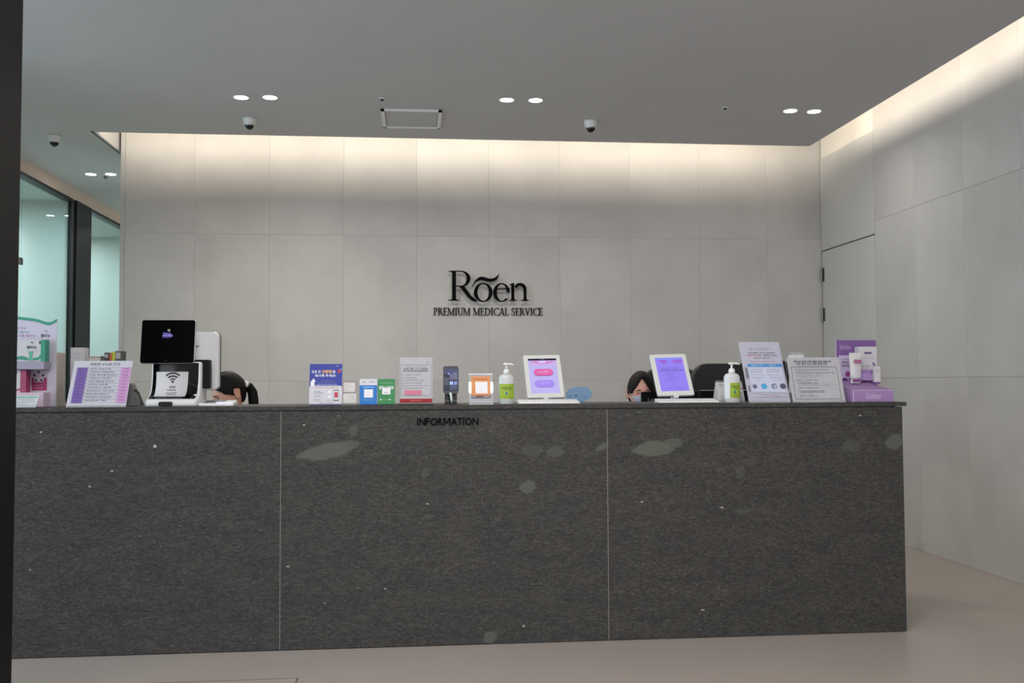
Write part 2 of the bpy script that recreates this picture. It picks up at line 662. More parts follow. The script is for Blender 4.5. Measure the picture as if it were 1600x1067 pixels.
# right wall: tiles from the door towards the room
YJ = 6.4292
YD = YJ + 0.6
wr = struct('wall_right', MB().box(W + 0.013, W + 0.2, -4, D, 0, 3.42), PLASTER, 'grey tiled side wall with a flush door')
cr = [YD - 0.6 * i for i in range(19)][::-1]
tiles(wr, cr, lambda a, b, z0, z1: MB().box(W, W + 0.012, a + G, b - G, z0 + G, z1 - G))
ZD = at_x(1344, 373, W).z
dr = struct('door_1', MB().box(W + 0.001, W + 0.012, YD + 0.004, D - 0.022, 0.004, ZD - 0.006), DOORP, 'flush grey door at the end of the side wall')
obj('upper_panel', MB().box(W + 0.001, W + 0.0118, YD + 0.004, D - 0.004, ZD + 0.004, 3.10), DOORP, dr)
obj('gap', MB().box(W + 0.009, W + 0.0118, YD + 0.004, D - 0.01, ZD - 0.006, ZD + 0.004), BLACK, dr)
for v0, v1 in ((419, 440), (482, 502)):
    z0, z1 = at_x(1285, v1, W).z, at_x(1285, v0, W).z
    hb = MB().box(W - 0.002, W + 0.004, D - 0.06, D - 0.001, z0, z1)
    hb.lathe([(0.009, z0), (0.009, z1)], 12, O=(W - 0.009, D - 0.024, 0))
    obj('hinge', hb, STEEL, dr)

# wall at the far end of the corridor and outer shell of the glazed rooms
struct('wall_corridor', MB().box(-7.5, XWL + 0.4, 13.0, 13.2, 0, 3.42).box(XWL + 0.2, XWL + 0.4, D + 0.25, 13, 0, 3.42), PLASTER, 'white wall at the end of the side corridor')
rm = MB()
rm.box(-7.0, GX - 0.06, 9.62, 10.02, 0, 2.96)
rm.box(-7.0, GX - 0.06, 12.0, 12.1, 0, 2.96)
rm.box(-7.1, -7.0, 5.5, 12.1, 0, 2.96)
rm.box(-7.0, GX - 0.06, 5.4, 5.5, 0, 2.96)
rm.box(-7.1, GX - 0.11, 5.4, 12.1, 2.95, 3.06)
struct('wall_rooms', rm, PLASTER, 'white walls and ceiling of the glazed consulting rooms')

# glazed partition of the corridor
Y1, Y2 = at_x(112, 450, GX).y, at_x(141, 450, GX).y
ZH = 2.965
pt = struct('window_1', MB().box(GX - 0.1, GX, 5.4, 12.9, ZH, HC), BEIGE, 'teal glazed partition with beige header and black frame')
obj('mullion_panel', MB().box(GX - 0.1, GX + 0.004, Y1 + 0.10, Y2, 0, ZH), DARKPANEL, pt)
obj('jamb', MB().box(GX - 0.048, GX - 0.012, Y1, Y1 + 0.1, 0, ZH), FRAMEBLK, pt)
for ya, yb in ((5.4, Y1), (Y2, 12.9)):
    obj('head_frame', MB().box(GX - 0.08, GX - 0.004, ya, yb, ZH - 0.028, ZH), FRAMEBLK, pt)
    obj('sill_frame', MB().box(GX - 0.08, GX - 0.004, ya, yb, 0, 0.05), FRAMEBLK, pt)
yl = at_x(38.5, 400, GX).y
for ya, yb in ((5.4, yl - 0.003), (yl + 0.003, Y1), (Y2, 12.9)):
    obj('pane', MB().box(GX - 0.034, GX - 0.026, ya, yb, 0.05, ZH - 0.028), GLASS, pt)
lk = at_x(33, 408, GX - 0.03)
obj('lock', MB().box(GX - 0.055, GX - 0.025, lk.y - 0.03, lk.y + 0.03, lk.z - 0.03, lk.z + 0.03), BLACK, pt, bevel=0.004)

# dark stone pier close to the camera
px_ = at(27, 533, 3.15).x
struct('trim_1', MB().box(px_ - 0.7, px_, 2.3, 3.15, 0, HC), mat('dark_pier', (15, 14, 14), 0.6, spec=0.2), 'dark stone pier at the near edge of the view')

# hairline frame of the access hatch in the floor
ha, hb_ = at_z(232, 1064.5, 0), at_z(464, 1063.5, 0)
hm = MB()
y_ = (ha.y + hb_.y) / 2
for q in ((ha.x, hb_.x, y_, y_ + 0.003), (ha.x, ha.x + 0.003, y_ - 0.55, y_), (hb_.x - 0.003, hb_.x, y_ - 0.55, y_), (ha.x, hb_.x, y_ - 0.55, y_ - 0.547)):
    hm.box(*q, -0.01, 0.0012)
hatch = thing('floor_hatch', 'thin metal edged access hatch set flush in the pale floor', 'hatch', (0, 0, 0))
obj('frame', hm, STEEL, hatch)
obj('lid', MB().box(ha.x + 0.003, hb_.x - 0.003, y_ - 0.547, y_, -0.01, 0.0006), FLOOR, hatch)


# ------------------------------------------------------------------ ceiling fittings
GLOW = mat('lamp_diffuser', (255, 250, 240), 0.5, emit=9.0)
GLOWC = mat('lamp_diffuser_cool', (250, 253, 255), 0.5, emit=9.0)


def downlight(u, v, Z, label, group, r=0.046, e=9.0, cool=False):
    p = at_z(u, v, Z)
    t = thing('downlight', label, 'light', (p.x, p.y, Z), 0, group)
    seg = 28
    ring = MB()
    rs = []
    for rr, z in ((r * 1.18, 0), (r * 1.18, -0.003), (r, -0.003), (r * 0.96, 0.0)):
        rs.append([Vector((rr * math.cos(2 * math.pi * j / seg), rr * math.sin(2 * math.pi * j / seg), z)) for j in range(seg)])
    ring.rings(rs, False)
    obj('trim_ring', ring, WHITEP, t, True)
    obj('diffuser', MB().lathe([(r * 0.97, -0.0025), (r * 0.97, -0.0005)], seg), GLOWC if cool else GLOW, t)
    if e:
        a = area('lamp', (0, 0, -0.012), (0, 0, 0), r * 1.9, r * 1.9, e, (0.93, 0.98, 1.0) if cool else (1.0, 0.95, 0.88), R(155), 'DISK')
        a.parent = t
    return t


for (u, v, w) in ((377, 152, 'first downlight from the glazed corridor, in the pair beside a dome camera'),
                  (422, 152, 'second downlight from the glazed corridor, in the pair beside a dome camera'),
                  (792, 156, 'middle pair of ceiling downlights, the one nearer the access panel'),
                  (837, 156.5, 'middle pair of ceiling downlights, the one farther from the access panel'),
                  (1235, 173, 'downlight of the pair near the tiled side wall, farther from that wall'),
                  (1272, 174, 'downlight of the pair near the tiled side wall, closer to that wall')):
    downlight(u, v, HC, w, 'downlights over the counter', e=8.6 if u < 600 else 5.4 if u < 1000 else 2.4)
downlight(142, 272, HC, 'small corridor downlight beside the beige header', 'corridor downlights', cool=True, e=4)
downlight(173, 272, HC, 'small corridor downlight near the end of the tiled wall', 'corridor downlights', cool=True, e=4)
for x, y in ((-2.55, 11.2), (-2.75, 11.2)):
    p = Vector((x, y, HC))
    tt = downlight(142, 272, HC, 'corridor downlight behind the tiled wall and mirrored in teal glass, ' + ('closer to the wall' if x > -2.6 else 'closer to the glass'), 'corridor downlights', cool=True, e=4)
    tt.location = p


def dome(u, v0, v1, label):
    p = at_z(u, v0 + 4, HC)
    s = (p - CAM).length / F
    h = (v1 - v0) * s * 0.98
    t = thing('security_camera', label, 'camera', (p.x, p.y, HC), 0, 'dome cameras under the ceiling')
    k = h / 0.095 * 0.84
    obj('housing', MB().lathe([(0.054 * k, 0), (0.054 * k, -0.012 * k), (0.05 * k, -0.03 * k), (0.043 * k, -0.055 * k), (0.036 * k, -0.06 * k)], 28), WHITEP, t, True)
    obj('dome', MB().lathe([(0.036 * k, -0.057 * k)] + [(0.036 * k * math.cos(R(a)), -0.057 * k - 0.036 * k * math.sin(R(a))) for a in range(10, 90, 13)] + [(0.001, -0.0935 * k)], 24), GLOSSBLACK, t, True)
    rg = MB()
    seg = 28
    rs = []
    for rr, z in ((0.043, -0.052), (0.0435, -0.06), (0.0385, -0.063), (0.0365, -0.057)):
        rs.append([Vector((rr * k * math.cos(2 * math.pi * j / seg), rr * k * math.sin(2 * math.pi * j / seg), z * k)) for j in range(seg)])
    rg.rings(rs, False)
    obj('ring', rg, SILVER, t, True)


dome(390, 181, 202, 'white dome security camera beside a pair of downlights, black glass below')
dome(923, 185, 207, 'white dome security camera over the middle of the tiled wall')
dome(85, 208, 227, 'white dome security camera on the corridor ceiling beside the dark pier')

for u, v, lab in ((597, 153.5, 'small dark sprinkler head near the ceiling access panel'), (1133, 167.5, 'small dark sprinkler head between two pairs of downlights'), (165, 276, 'small grey sensor on corridor ceiling under the downlights')):
    p = at_z(u, v, HC)
    t = thing('sprinkler_head', lab, 'sprinkler', (p.x, p.y, HC))
    obj('collar', MB().lathe([(0.022, 0), (0.02, -0.004), (0.012, -0.006)], 16), WHITEP if u > 500 else GREYP, t, True)
    obj('nozzle', MB().lathe([(0.010, -0.004), (0.008, -0.012), (0.014, -0.014), (0.013, -0.016)], 12), BLACK, t)

a, b_, c_, d_ = at_z(593, 170, HC), at_z(691, 171.5, HC), at_z(688, 199, HC), at_z(600, 198, HC)
x0, x1, y0, y1 = (a.x + d_.x) / 2, (b_.x + c_.x) / 2, (a.y + b_.y) / 2, (c_.y + d_.y) / 2
t = thing('access_panel', 'square white access panel with raised frame set in the ceiling', 'panel', ((x0 + x1) / 2, (y0 + y1) / 2, HC))
hw, hd = (x1 - x0) / 2, abs(y1 - y0) / 2
FR = mat('panel_frame', (232, 232, 230), 0.4)
fm = MB()
for q in ((-hw, hw, -hd, -hd + 0.025), (-hw, hw, hd - 0.025, hd), (-hw, -hw + 0.025, -hd, hd), (hw - 0.025, hw, -hd, hd)):
    fm.box(*q, -0.012, 0)
obj('frame', fm, FR, t)
obj('lid', MB().box(-hw + 0.032, hw - 0.032, -hd + 0.032, hd - 0.032, -0.006, 0), CEIL, t)

# ------------------------------------------------------------------ raised letter signs
def ring_arc(cx_, cy_, rx, ry, tx, ty, a0, a1, n=28, ox=0.0, oy=0.0):
    """crescent between an outer and an inner ellipse (2-D strip of quads)"""
    o = [(cx_ + rx * math.cos(R(a0 + (a1 - a0) * i / n)), cy_ + ry * math.sin(R(a0 + (a1 - a0) * i / n))) for i in range(n + 1)]
    q = [(cx_ + ox + (rx - tx) * math.cos(R(a0 + (a1 - a0) * i / n)), cy_ + oy + (ry - ty) * math.sin(R(a0 + (a1 - a0) * i / n))) for i in range(n + 1)]
    return [[o[i], o[i + 1], q[i + 1], q[i]] for i in range(n)]


def dense(pts, n=4):
    out = []
    P = [Vector((p[0], p[1])) for p in pts]
    for i in range(len(P) - 1):
        p0, p1, p2, p3 = P[max(i - 1, 0)], P[i], P[i + 1], P[min(i + 2, len(P) - 1)]
        for j in range(n):
            u = j / n
            q = 0.5 * ((2 * p1) + (p2 - p0) * u + (2 * p0 - 5 * p1 + 4 * p2 - p3) * u * u + (3 * p1 - p0 - 3 * p2 + p3) * u ** 3)
            out.append((q.x, q.y))
    out.append(tuple(P[-1]))
    return out

def strip(top, bot):
    return [[top[i], top[i + 1], bot[i + 1], bot[i]] for i in range(len(top) - 1)]


# the big word, drawn in the 6.667x enlarged frame of the wall (x right, y down)
BIG = {
    'R': [[(443, 168), (482, 168), (482, 466), (443, 466)], [(408, 162), (530, 160), (530, 170), (408, 172)], [(425, 170), (445, 170), (445, 185)],
          [(400, 470), (400, 462), (430, 460), (443, 450), (482, 450), (494, 460), (518, 462), (518, 470)],
          [(482, 316), (560, 316), (560, 326), (482, 326)]]
         + ring_arc(530, 243, 102, 83, 40, 10, -90, 90, 24)
         + [[(520, 326), (566, 318), (640, 420), (700, 470), (700, 478), (668, 478), (640, 466), (600, 430)]],
    'o': ring_arc(763, 384, 97, 98, 38, 12, 0, 360, 44),
    'e': ring_arc(953, 384, 87, 98, 36, 12, 42, 360, 40, 3) + [[(884, 343), (1036, 343), (1036, 353), (884, 353)]]
         + strip([(1004, 452), (1014, 446), (1027, 432)], [(985, 474), (1004, 466), (1030, 437)]),
    'n': [[(1055, 290), (1086, 284), (1086, 466), (1055, 466)], [(1034, 300), (1086, 283), (1060, 312)],
          [(1026, 470), (1026, 463), (1045, 460), (1055, 450), (1086, 450), (1096, 460), (1113, 463), (1113, 470)],
          [(1183, 345), (1213, 345), (1213, 466), (1183, 466)],
          [(1154, 470), (1154, 463), (1173, 460), (1183, 450), (1213, 450), (1223, 460), (1240, 463), (1240, 470)]]
         + ring_arc(1146, 350, 67, 66, 30, 22, -180 + 25, 0, 22, -2, 8),
}
TIL = strip(dense([(655, 310), (668, 278), (690, 250), (725, 226), (755, 221), (790, 230), (830, 240), (870, 236), (905, 214), (935, 184)]),
            dense([(655, 312), (676, 288), (700, 271), (730, 260), (760, 258), (800, 268), (840, 274), (880, 264), (912, 240), (935, 186)]))

wc = at(760, 448, D)
S_ = (at(761, 448, D) - wc).x
dn = (at(760, 449, D) - wc).z


def wallpt(zx, zy):
    u, v = 640 + zx / 6.667, 400 + zy / 6.667
    return ((u - 760) * S_, (v - 448) * dn)


def signword(name, label, letters, loc, off, thick, pins=True):
    t = thing(name, label, 'sign', loc)
    for polys in letters:
        mb = MB()
        cxs = []
        for q_, p in enumerate(polys):
            lift = 0.00006 * (q_ % 7)               # overlapping strokes never share a plane
            mb.prism(p, (1, 0, 0), (0, 0, 1), (0, 1, 0), thick, (0, -off - thick - lift, 0))
            cxs += p
        if pins:
            pp = polys[0]
            ax, az = sum(q[0] for q in pp) / len(pp), sum(q[1] for q in pp) / len(pp)
            mb.box(ax - 0.004, ax + 0.004, -off - 0.002, 0.001, az - 0.004, az + 0.004)
            k = polys[len(polys) // 2]
            ax, az = sum(q[0] for q in k) / len(k), sum(q[1] for q in k) / len(k)
            mb.box(ax - 0.003, ax + 0.003, -off - 0.002, 0.001, az - 0.003, az + 0.003)
        obj('letter', mb, SIGNBLACK, t)
    return t


signword('wall_sign', 'large black serif word with a swash accent on the tiled wall',
         [[[wallpt(*q) for q in p] for p in BIG[k]] for k in 'Roen'] + [[[wallpt(*q) for q in p] for p in TIL]], (wc.x, D, wc.z), 0.036, 0.012)

# small roman capitals, unit cap height, y up
TK, TN, SF = 0.115, 0.05, 0.035


def st(x, w=TK, y0=0, y1=1):
    return [(x, y0), (x + w, y0), (x + w, y1), (x, y1)]


def sf(x0, x1, y):
    return [(x0, y), (x1, y), (x1, y + SF), (x0, y + SF)]


def dg(xa, xb, w, y0=0, y1=1):
    return [(xa, y0), (xa + w, y0), (xb + w, y1), (xb, y1)]


CAPS = {
    'P': (0.56, [st(.1), sf(.02, .3, 0), sf(.02, .3, 1 - SF)] + ring_arc(.26, .74, .28, .26, .11, .05, -90, 90, 14)),
    'R': (0.66, [st(.1), sf(.02, .3, 0), sf(.02, .3, 1 - SF), dg(.54, .28, .13, 0, .5), sf(.52, .7, 0)] + ring_arc(.26, .75, .26, .25, .11, .05, -90, 90, 14)),
    'E': (0.56, [st(.1), sf(.02, .54, 0), sf(.02, .5, 1 - SF), sf(.2, .44, .5), st(.5, .035, 0, .2), st(.465, .035, .82, 1), st(.42, .03, .42, .62)]),
    'M': (0.95, [st(.12, TN), st(.74), dg(.46, .12, .1), dg(.44, .78, TN), sf(.02, .26, 0), sf(.66, .94, 0), sf(.02, .2, 1 - SF), sf(.78, .93, 1 - SF)]),
    'I': (0.32, [st(.1), sf(.02, .3, 0), sf(.02, .3, 1 - SF)]),
    'U': (0.72, [st(.1, TK, .3, 1), st(.58, TN, .3, 1), sf(.02, .3, 1 - SF), sf(.5, .72, 1 - SF)] + ring_arc(.365, .3, .265, .31, .1, .05, 180, 360, 18)),
    'D': (0.78, [st(.1), sf(.02, .3, 0), sf(.02, .3, 1 - SF)] + ring_arc(.24, .5, .5, .5, .12, .05, -90, 90, 20)),
    'C': (0.74, ring_arc(.5, .5, .46, .51, .12, .05, 48, 312, 24) + [st(.76, .035, .72, .95), st(.76, .035, .05, .28)]),
    'A': (0.74, [dg(.08, .34, TN), dg(.56, .34, .12), sf(.2, .58, .33), sf(0, .24, 0), sf(.48, .76, 0)]),
    'L': (0.54, [st(.1), sf(.02, .52, 0), sf(.02, .3, 1 - SF), st(.48, .035, 0, .22)]),
    'S': (0.52, ring_arc(.26, .75, .2, .26, .09, .05, 30, 270, 16) + ring_arc(.26, .27, .22, .28, .1, .05, -150, 90, 16) + [st(.42, .03, .72, .94), st(.03, .03, .06, .28)]),
    'V': (0.74, [dg(.32, .08, .12), dg(.34, .6, TN), sf(0, .28, 1 - SF), sf(.5, .74, 1 - SF)]),
}


def capline(s, x0, x1, z0, z1):
    tot = sum(CAPS[c][0] if c != ' ' else 0.3 for c in s)
    k = (x1 - x0) / tot
    h = z1 - z0
    x = x0
    out = []
    for c in s:
        if c == ' ':
            x += 0.3 * k
            continue
        w, polys = CAPS[c]
        out.append([[(x + p[0] * k, z0 + p[1] * h) for p in q] for q in polys])
        x += w * k
    return out


pa, pb = at(677, 492.3, D), at(848, 492.3, D)
ptp = at(760, 481, D)
pl = at(760, 492.6, D)
signword('wall_sign', 'row of small black serif capitals under the large word on the tiled wall',
         capline('PREMIUM MEDICAL SERVICE', pa.x - wc.x, pb.x - wc.x, pl.z - ptp.z - (pl.z - ptp.z), ptp.z - pl.z), (wc.x, D, pl.z), 0.0, 0.012, False)

# INFORMATION on the counter front
pa, pb = at(650.5, 658, YC), at(748, 658, YC)
pt0, pt1 = at(700, 652.8, YC), at(700, 664, YC)
ti = thing('counter_sign', 'black sans-serif capitals fixed to the front of the stone counter', 'sign', ((pa.x + pb.x) / 2, YC - 0.0005, pt1.z))
wi = pb.x - pa.x
adv = [(c, w) for c, w in zip('INFORMATION', (.30, .80, .58, .92, .64, .98, .80, .62, .30, .92, .80))]
tot = sum(w for _, w in adv)
xx = -wi / 2
batch('INFORMATION', 0.006)
for c, w in adv:
    ww = w / tot * wi
    vs, fs, _ = glyphs(c, 0.006)
    g = ww * 0.055
    hh = pt0.z - pt1.z
    lo = 0.0
    mb = MB()
    k = len(vs)
    vv = [(xx + g + (ww - 2 * g) * (0.30 + 0.4 * p[0] if c == 'I' else p[0]), -0.006, p[1] * hh) for p in vs] + [(xx + g + (ww - 2 * g) * (0.30 + 0.4 * p[0] if c == 'I' else p[0]), 0, p[1] * hh) for p in vs]
    edges = {}
    for f in fs:
        for i in range(len(f)):
            e = (f[i], f[(i + 1) % len(f)])
            edges[e] = 1
    sides = [(e[0], e[1], e[1] + k, e[0] + k) for e in edges if (e[1], e[0]) not in edges]
    mb.add(vv, list(fs) + [tuple(i + k for i in f[::-1]) for f in fs] + sides)
    if c == 'M':
        mb = MB()
        for q_, p in enumerate(([(0, 0), (.15, 0), (.15, 1), (0, 1)], [(.85, 0), (1, 0), (1, 1), (.85, 1)], [(.01, 1), (.2, 1), (.57, .25), (.43, .25)], [(.8, 1), (.99, 1), (.57, .25), (.43, .25)])):
            mb.prism([(xx + g + (ww - 2 * g) * a, b * hh) for a, b in p], (1, 0, 0), (0, 0, 1), (0, 1, 0), 0.006, (0, -0.006 - 0.0001 * q_, 0))
    obj('letter', mb, SIGNBLACK, ti)
    xx += ww

# ------------------------------------------------------------------ the counter
XL, XR = -2.6, at(1413, 800, YC).x
J1, J2 = at(438, 830, YC).x, at(950, 820, YC).x
ct = thing('reception_counter', 'long dark grey speckled stone reception counter', 'counter', (0, 0, 0))
SL = 0.0195
obj('carcass', MB().box(XL, XR - 0.025, YC + 0.02, YC + 0.04, 0, HK - SL).box(XL, XR - 0.025, YC + 0.40, YC + 0.42, 0.05, HK - SL), mat('joint_filler', (142, 140, 135), 0.7), ct)
for a, b in ((XL, J1), (J1, J2), (J2, XR)):
    obj('stone_panel', MB().box(a + (0.0014 if a != XL else 0), b - (0.0014 if b != XR else 0), YC, YC + 0.02, 0.004, HK - SL - 0.0035), STONE, ct)
for j in (J1, J2):
    obj('seam', MB().box(j - 0.0016, j + 0.0016, YC + 0.0004, YC + 0.021, 0.004, HK - SL - 0.0035), mat('seam_filler', (128, 126, 122), 0.6), ct)
obj('end_panel', MB().box(XR - 0.02, XR, YC + 0.0202, YC + 0.45, 0.004, HK - SL - 0.0035), STONE, ct)
obj('top_slab', MB().box(XL, at(1415.5, 628, YC).x, YC - 0.006, YC + 0.46, HK - SL, HK), STONE, ct, bevel=0.0012)
obj('spacer', MB().box(XL, XR - 0.03, YC + 0.012, YC + 0.44, HK - SL - 0.006, HK - SL), mat('shadow_gap', (60, 58, 56), 0.6), ct)
# lower worktop for the staff, behind the ledge
DZ = 0.74
tag(obj('desk', MB().box(XL, XR - 0.03, YC + 0.425, YC + 0.98, DZ - 0.03, DZ).box(XL, XL + 0.03, YC + 0.43, YC + 0.97, 0, DZ - 0.03).box(XR - 0.06, XR - 0.03, YC + 0.43, YC + 0.97, 0, DZ - 0.03), mat('desk_laminate', (176, 170, 160), 0.5)), 'low laminate staff worktop behind the stone counter', 'desk')

CT = HK + 0.0006


def stand(name, label, cat, ul, ur, vt, Y, delta, group=None, rz=0.0):
    """root at the foot of a leaning sheet whose lower edge spans ul..ur; returns root, width, height (along z), delta"""
    X0, X1 = cx(ul, Y), cx(ur, Y)
    zt = zz((ul + ur) / 2, vt, Y + delta)
    t = thing(name, label, cat, ((X0 + X1) / 2, Y, CT), rz, group)
    return t, X1 - X0, zt - CT, delta


def leaning(t, w, H, dl, paper_m=PAPER, margin=0.0, zoff=0.004, holder=True, foot=0.06, x0=None):
    """acrylic holder with a printed sheet; returns a Sheet for the print"""
    L = math.hypot(H, dl)
    ey = Vector((0, dl / L, H / L))
    n = Vector((0, -H / L, dl / L))
    O = Vector((-w / 2, 0, zoff))
    if holder:
        hm = MB()
        hm.prism([(0, 0), (w, 0), (w, L), (0, L)], (1, 0, 0), ey, -n, 0.0022, O - n * 0.001)
        hm.prism([(0, 0), (w, 0), (w, L), (0, L)], (1, 0, 0), ey, n, 0.0012, O + n * 0.0026)
        hm.box(-w / 2, w / 2, -0.004, foot, 0, 0.0025)
        obj('acrylic_holder', hm, ACRYL, t)
        em = MB()
        em.prism([(0, L - 0.0012), (w, L - 0.0012), (w, L + 0.0006), (0, L + 0.0006)], (1, 0, 0), ey, n, 0.005, O - n * 0.0014)
        obj('edge', em, ACRYLEDGE, t)
        obj('edge', MB().box(-w / 2, w / 2, -0.0052, -0.004, 0, 0.0026), ACRYLEDGE, t)
    m = margin
    obj('sheet', MB().prism([(m, m), (w - m, m), (w - m, L - m), (m, L - m)], (1, 0, 0), ey, n, 0.0006, O + n * 0.0012), paper_m, t)
    return Sheet(t, O + n * 0.0043 + Vector((m, 0, 0)) + ey * m, (1, 0, 0), ey, w - 2 * m, L - 2 * m)


NAVY, GREY, LGREY, RED, WHT = ink((38, 40, 120)), ink((70, 70, 74)), ink((150, 150, 156)), ink((190, 40, 45)), ink((228, 228, 232))
DK = ink((30, 30, 34))

# --- price list in acrylic stand
t, w, H, dl = stand('price_list', 'lilac price table in a leaning acrylic stand beside the countertop kiosk', 'sign', 103.5, 197, 566, YC + 0.045, 0.10)
s = leaning(t, w, H, dl, foot=0.12)
s.rect(.07, .15, .25, .94, ink((112, 86, 158)), 1)
s.rect(.82, .15, .99, .94, ink((196, 150, 196)), 1)
s.text('제증명 수수료 안내', .28, .045, .78, .105, DK)
rows_ = ['일반진단서  일상생활 진단 확인', '건강진단서  제출용 확인', '신분 확인용 진단서', '사망진단서  사망 확인',
         '보험 제출용 진단서', '후유장애진단서  보험회사 제출', '관련 진단서  확인용', '일반진단서  3주 이상', '영문 일반진단서', '입퇴원확인서  진료 사실 확인', '진료기록사본  1매당']
for i, tx in enumerate(rows_):
    y = .165 + i * .0705
    s.rect(.07, y - .012, .99, y - .008, ink((120, 116, 140)), 2, 'printed_line')
    s.text(tx, .30, y + .002, .30 + .46 * (0.75 + 0.25 * ((i * 7) % 5) / 4), y + .038, GREY, 3)
    s.text('진단서', .11, y + .004, .20, y + .036, ink((80, 58, 120)), 3)
    s.text('10,000', .86, y + .004, .95, y + .034, ink((140, 60, 110)), 3)
s.done()

# --- blue identity-card notice
t, w, H, dl = stand('notice_board', 'blue and white notice card with yellow and white Korean headline', 'sign', 482.8, 534, 569, YC + 0.06, 0.03)
L_ = math.hypot(H, dl)
ey = Vector((0, dl / L_, H / L_))
n_ = Vector((0, -H / L_, dl / L_))
obj('board', MB().prism([(0, 0), (w, 0), (w, L_), (0, L_)], (1, 0, 0), ey, -n_, 0.004, (-w / 2, 0, 0.001)), PAPER, t)
obj('easel_back', MB().prism([(-0.02, 0), (0.02, 0), (0.015, L_ * .7), (-0.015, L_ * .7)], (1, 0, 0), Vector((0, -0.35, 1)).normalized(), (0, 1, 0), 0.002, (0, dl + 0.045, 0.0005)), PAPER, t)
s = Sheet(t, (-w / 2, 0, 0.001), (1, 0, 0), ey, w, L_)
BL = ink((42, 56, 150))
s.rect(0, 0, 1, .55, BL, 1)
s.rect(0, .975, 1, 1, NAVY, 1)
s.rect(.03, .53, .97, .55, ink((205, 204, 212)), 2)
YEL = ink((246, 186, 60))
s.text('진료 전', .06, .155, .33, .225, WHT, 2, .02)
s.text('신분증', .37, .145, .68, .228, YEL, 2, .025)
s.text('을', .70, .155, .79, .225, WHT, 2, .02)
s.text('제시해 주세요!', .16, .25, .80, .32, WHT, 2, .02)
s.disc(.90, .18, .05, RED, 2)
s.poly([(.93, .13), (.97, .12), (.96, .16)], WHT, 3)
s.text('건강보험 본인확인', .34, .40, .70, .425, LGREY, 2)
s.text('건강보험증 또는 신분증을 제시해 주세요', .24, .445, .80, .468, YEL if False else LGREY, 2)
s.text('주민등록증 운전면허증 여권 모바일 신분증', .18, .49, .84, .515, WHT, 2)
s.poly([(.03, .54), (.04, .43), (.08, .385), (.10, .40), (.10, .36), (.13, .35), (.15, .37), (.14, .40), (.19, .40), (.17, .44), (.15, .45), (.155, .54)], WHT, 3)
s.text('신분증 미지참 시 안내  5월 20일부터 시행', .14, .565, .86, .588, RED, 2)
for y0_, x1_ in ((.655, .33), (.69, .40), (.77, .35), (.86, .33)):
    s.text('모바일 건강보험증', .13, y0_, x1_, y0_ + .022, NAVY, 2)
    s.rect(.13, y0_ + .045, .44, y0_ + .048, LGREY, 2, 'printed_line')
s.rect(.575, .645, .67, .715, WHT, 2)
s.rect(.575, .765, .67, .835, WHT, 2)
s.text('앱 다운로드', .54, .882, .70, .902, DK, 2)
s.poly([(a, .635 + b) for a, b in ((.74, 0), (.90, 0), (.90, .26), (.74, .26))], ink((40, 40, 46)), 2)
s.rect(.748, .655, .892, .875, ink((216, 214, 220)), 3)
s.rect(.77, .69, .875, .82, ink((190, 44, 74)), 4)
s.text('보건복지부  국민건강보험', .30, .94, .72, .962, GREY, 2)
s.text('건강', .80, .04, .90, .065, WHT, 2)
s.done()

# --- business cards on a two tier holder
t = thing('card_holder', 'clear two-tier holder of white business cards beside blue notice', 'holder', (cx(547, YC + 0.09), YC + 0.09, CT))
k = (cx(548, YC + .09) - cx(547, YC + .09))
ch = MB()
ch.box(-11 * k, 11 * k, 0, 0.002, 0, 37 * k).box(-11 * k, 11 * k, -0.03, 0.03, 0, 0.002)
ch.box(-11 * k, 11 * k, -0.03, -0.0285, 0.002, 6 * k).box(-11 * k, 11 * k, -0.03, 0, 19 * k, 19 * k + 0.0015).box(-11 * k, 11 * k, -0.018, -0.0165, 19 * k, 24 * k)
obj('acrylic_holder', ch, ACRYL, t)
for nm, x0_, z0_, z1_, yy, lab in (('lower', -10, 3, 18, -0.026, 0), ('upper', -10.5, 20, 36, -0.014, 1)):
    c = thing('business_cards', ('stack of white business cards in the lower tier beside blue notice', 'stack of pinkish edged business cards in the upper tier beside blue notice')[lab], 'cards', (cx(547, YC + 0.09), YC + 0.09, CT))
    e_ = 10.5 if lab == 0 else 9
    obj('stack', MB().box(x0_ * k, e_ * k, yy, yy + 0.012, z0_ * k, z1_ * k), ink((214, 212, 208)), c)
    s = Sheet(c, (x0_ * k, yy, z0_ * k), (1, 0, 0), (0, 0, 1), (e_ - x0_) * k, (z1_ - z0_) * k)
    if lab == 0:
        s.text('Roen', .58, .2, .84, .36, LGREY)
        s.rect(.2, .58, .9, .6, LGREY, 2, 'printed_line')
    else:
        s.frame(0.01, 0.01, .99, .99, .03, ink((176, 110, 112)), 1)
        s.text('Roen', .18, .2, .4, .32, LGREY)
        s.rect(.02, .45, .8, .47, LGREY, 2, 'printed_line')
        s.text('진료 예약', .05, .65, .42, .75, LGREY)
    s.done()

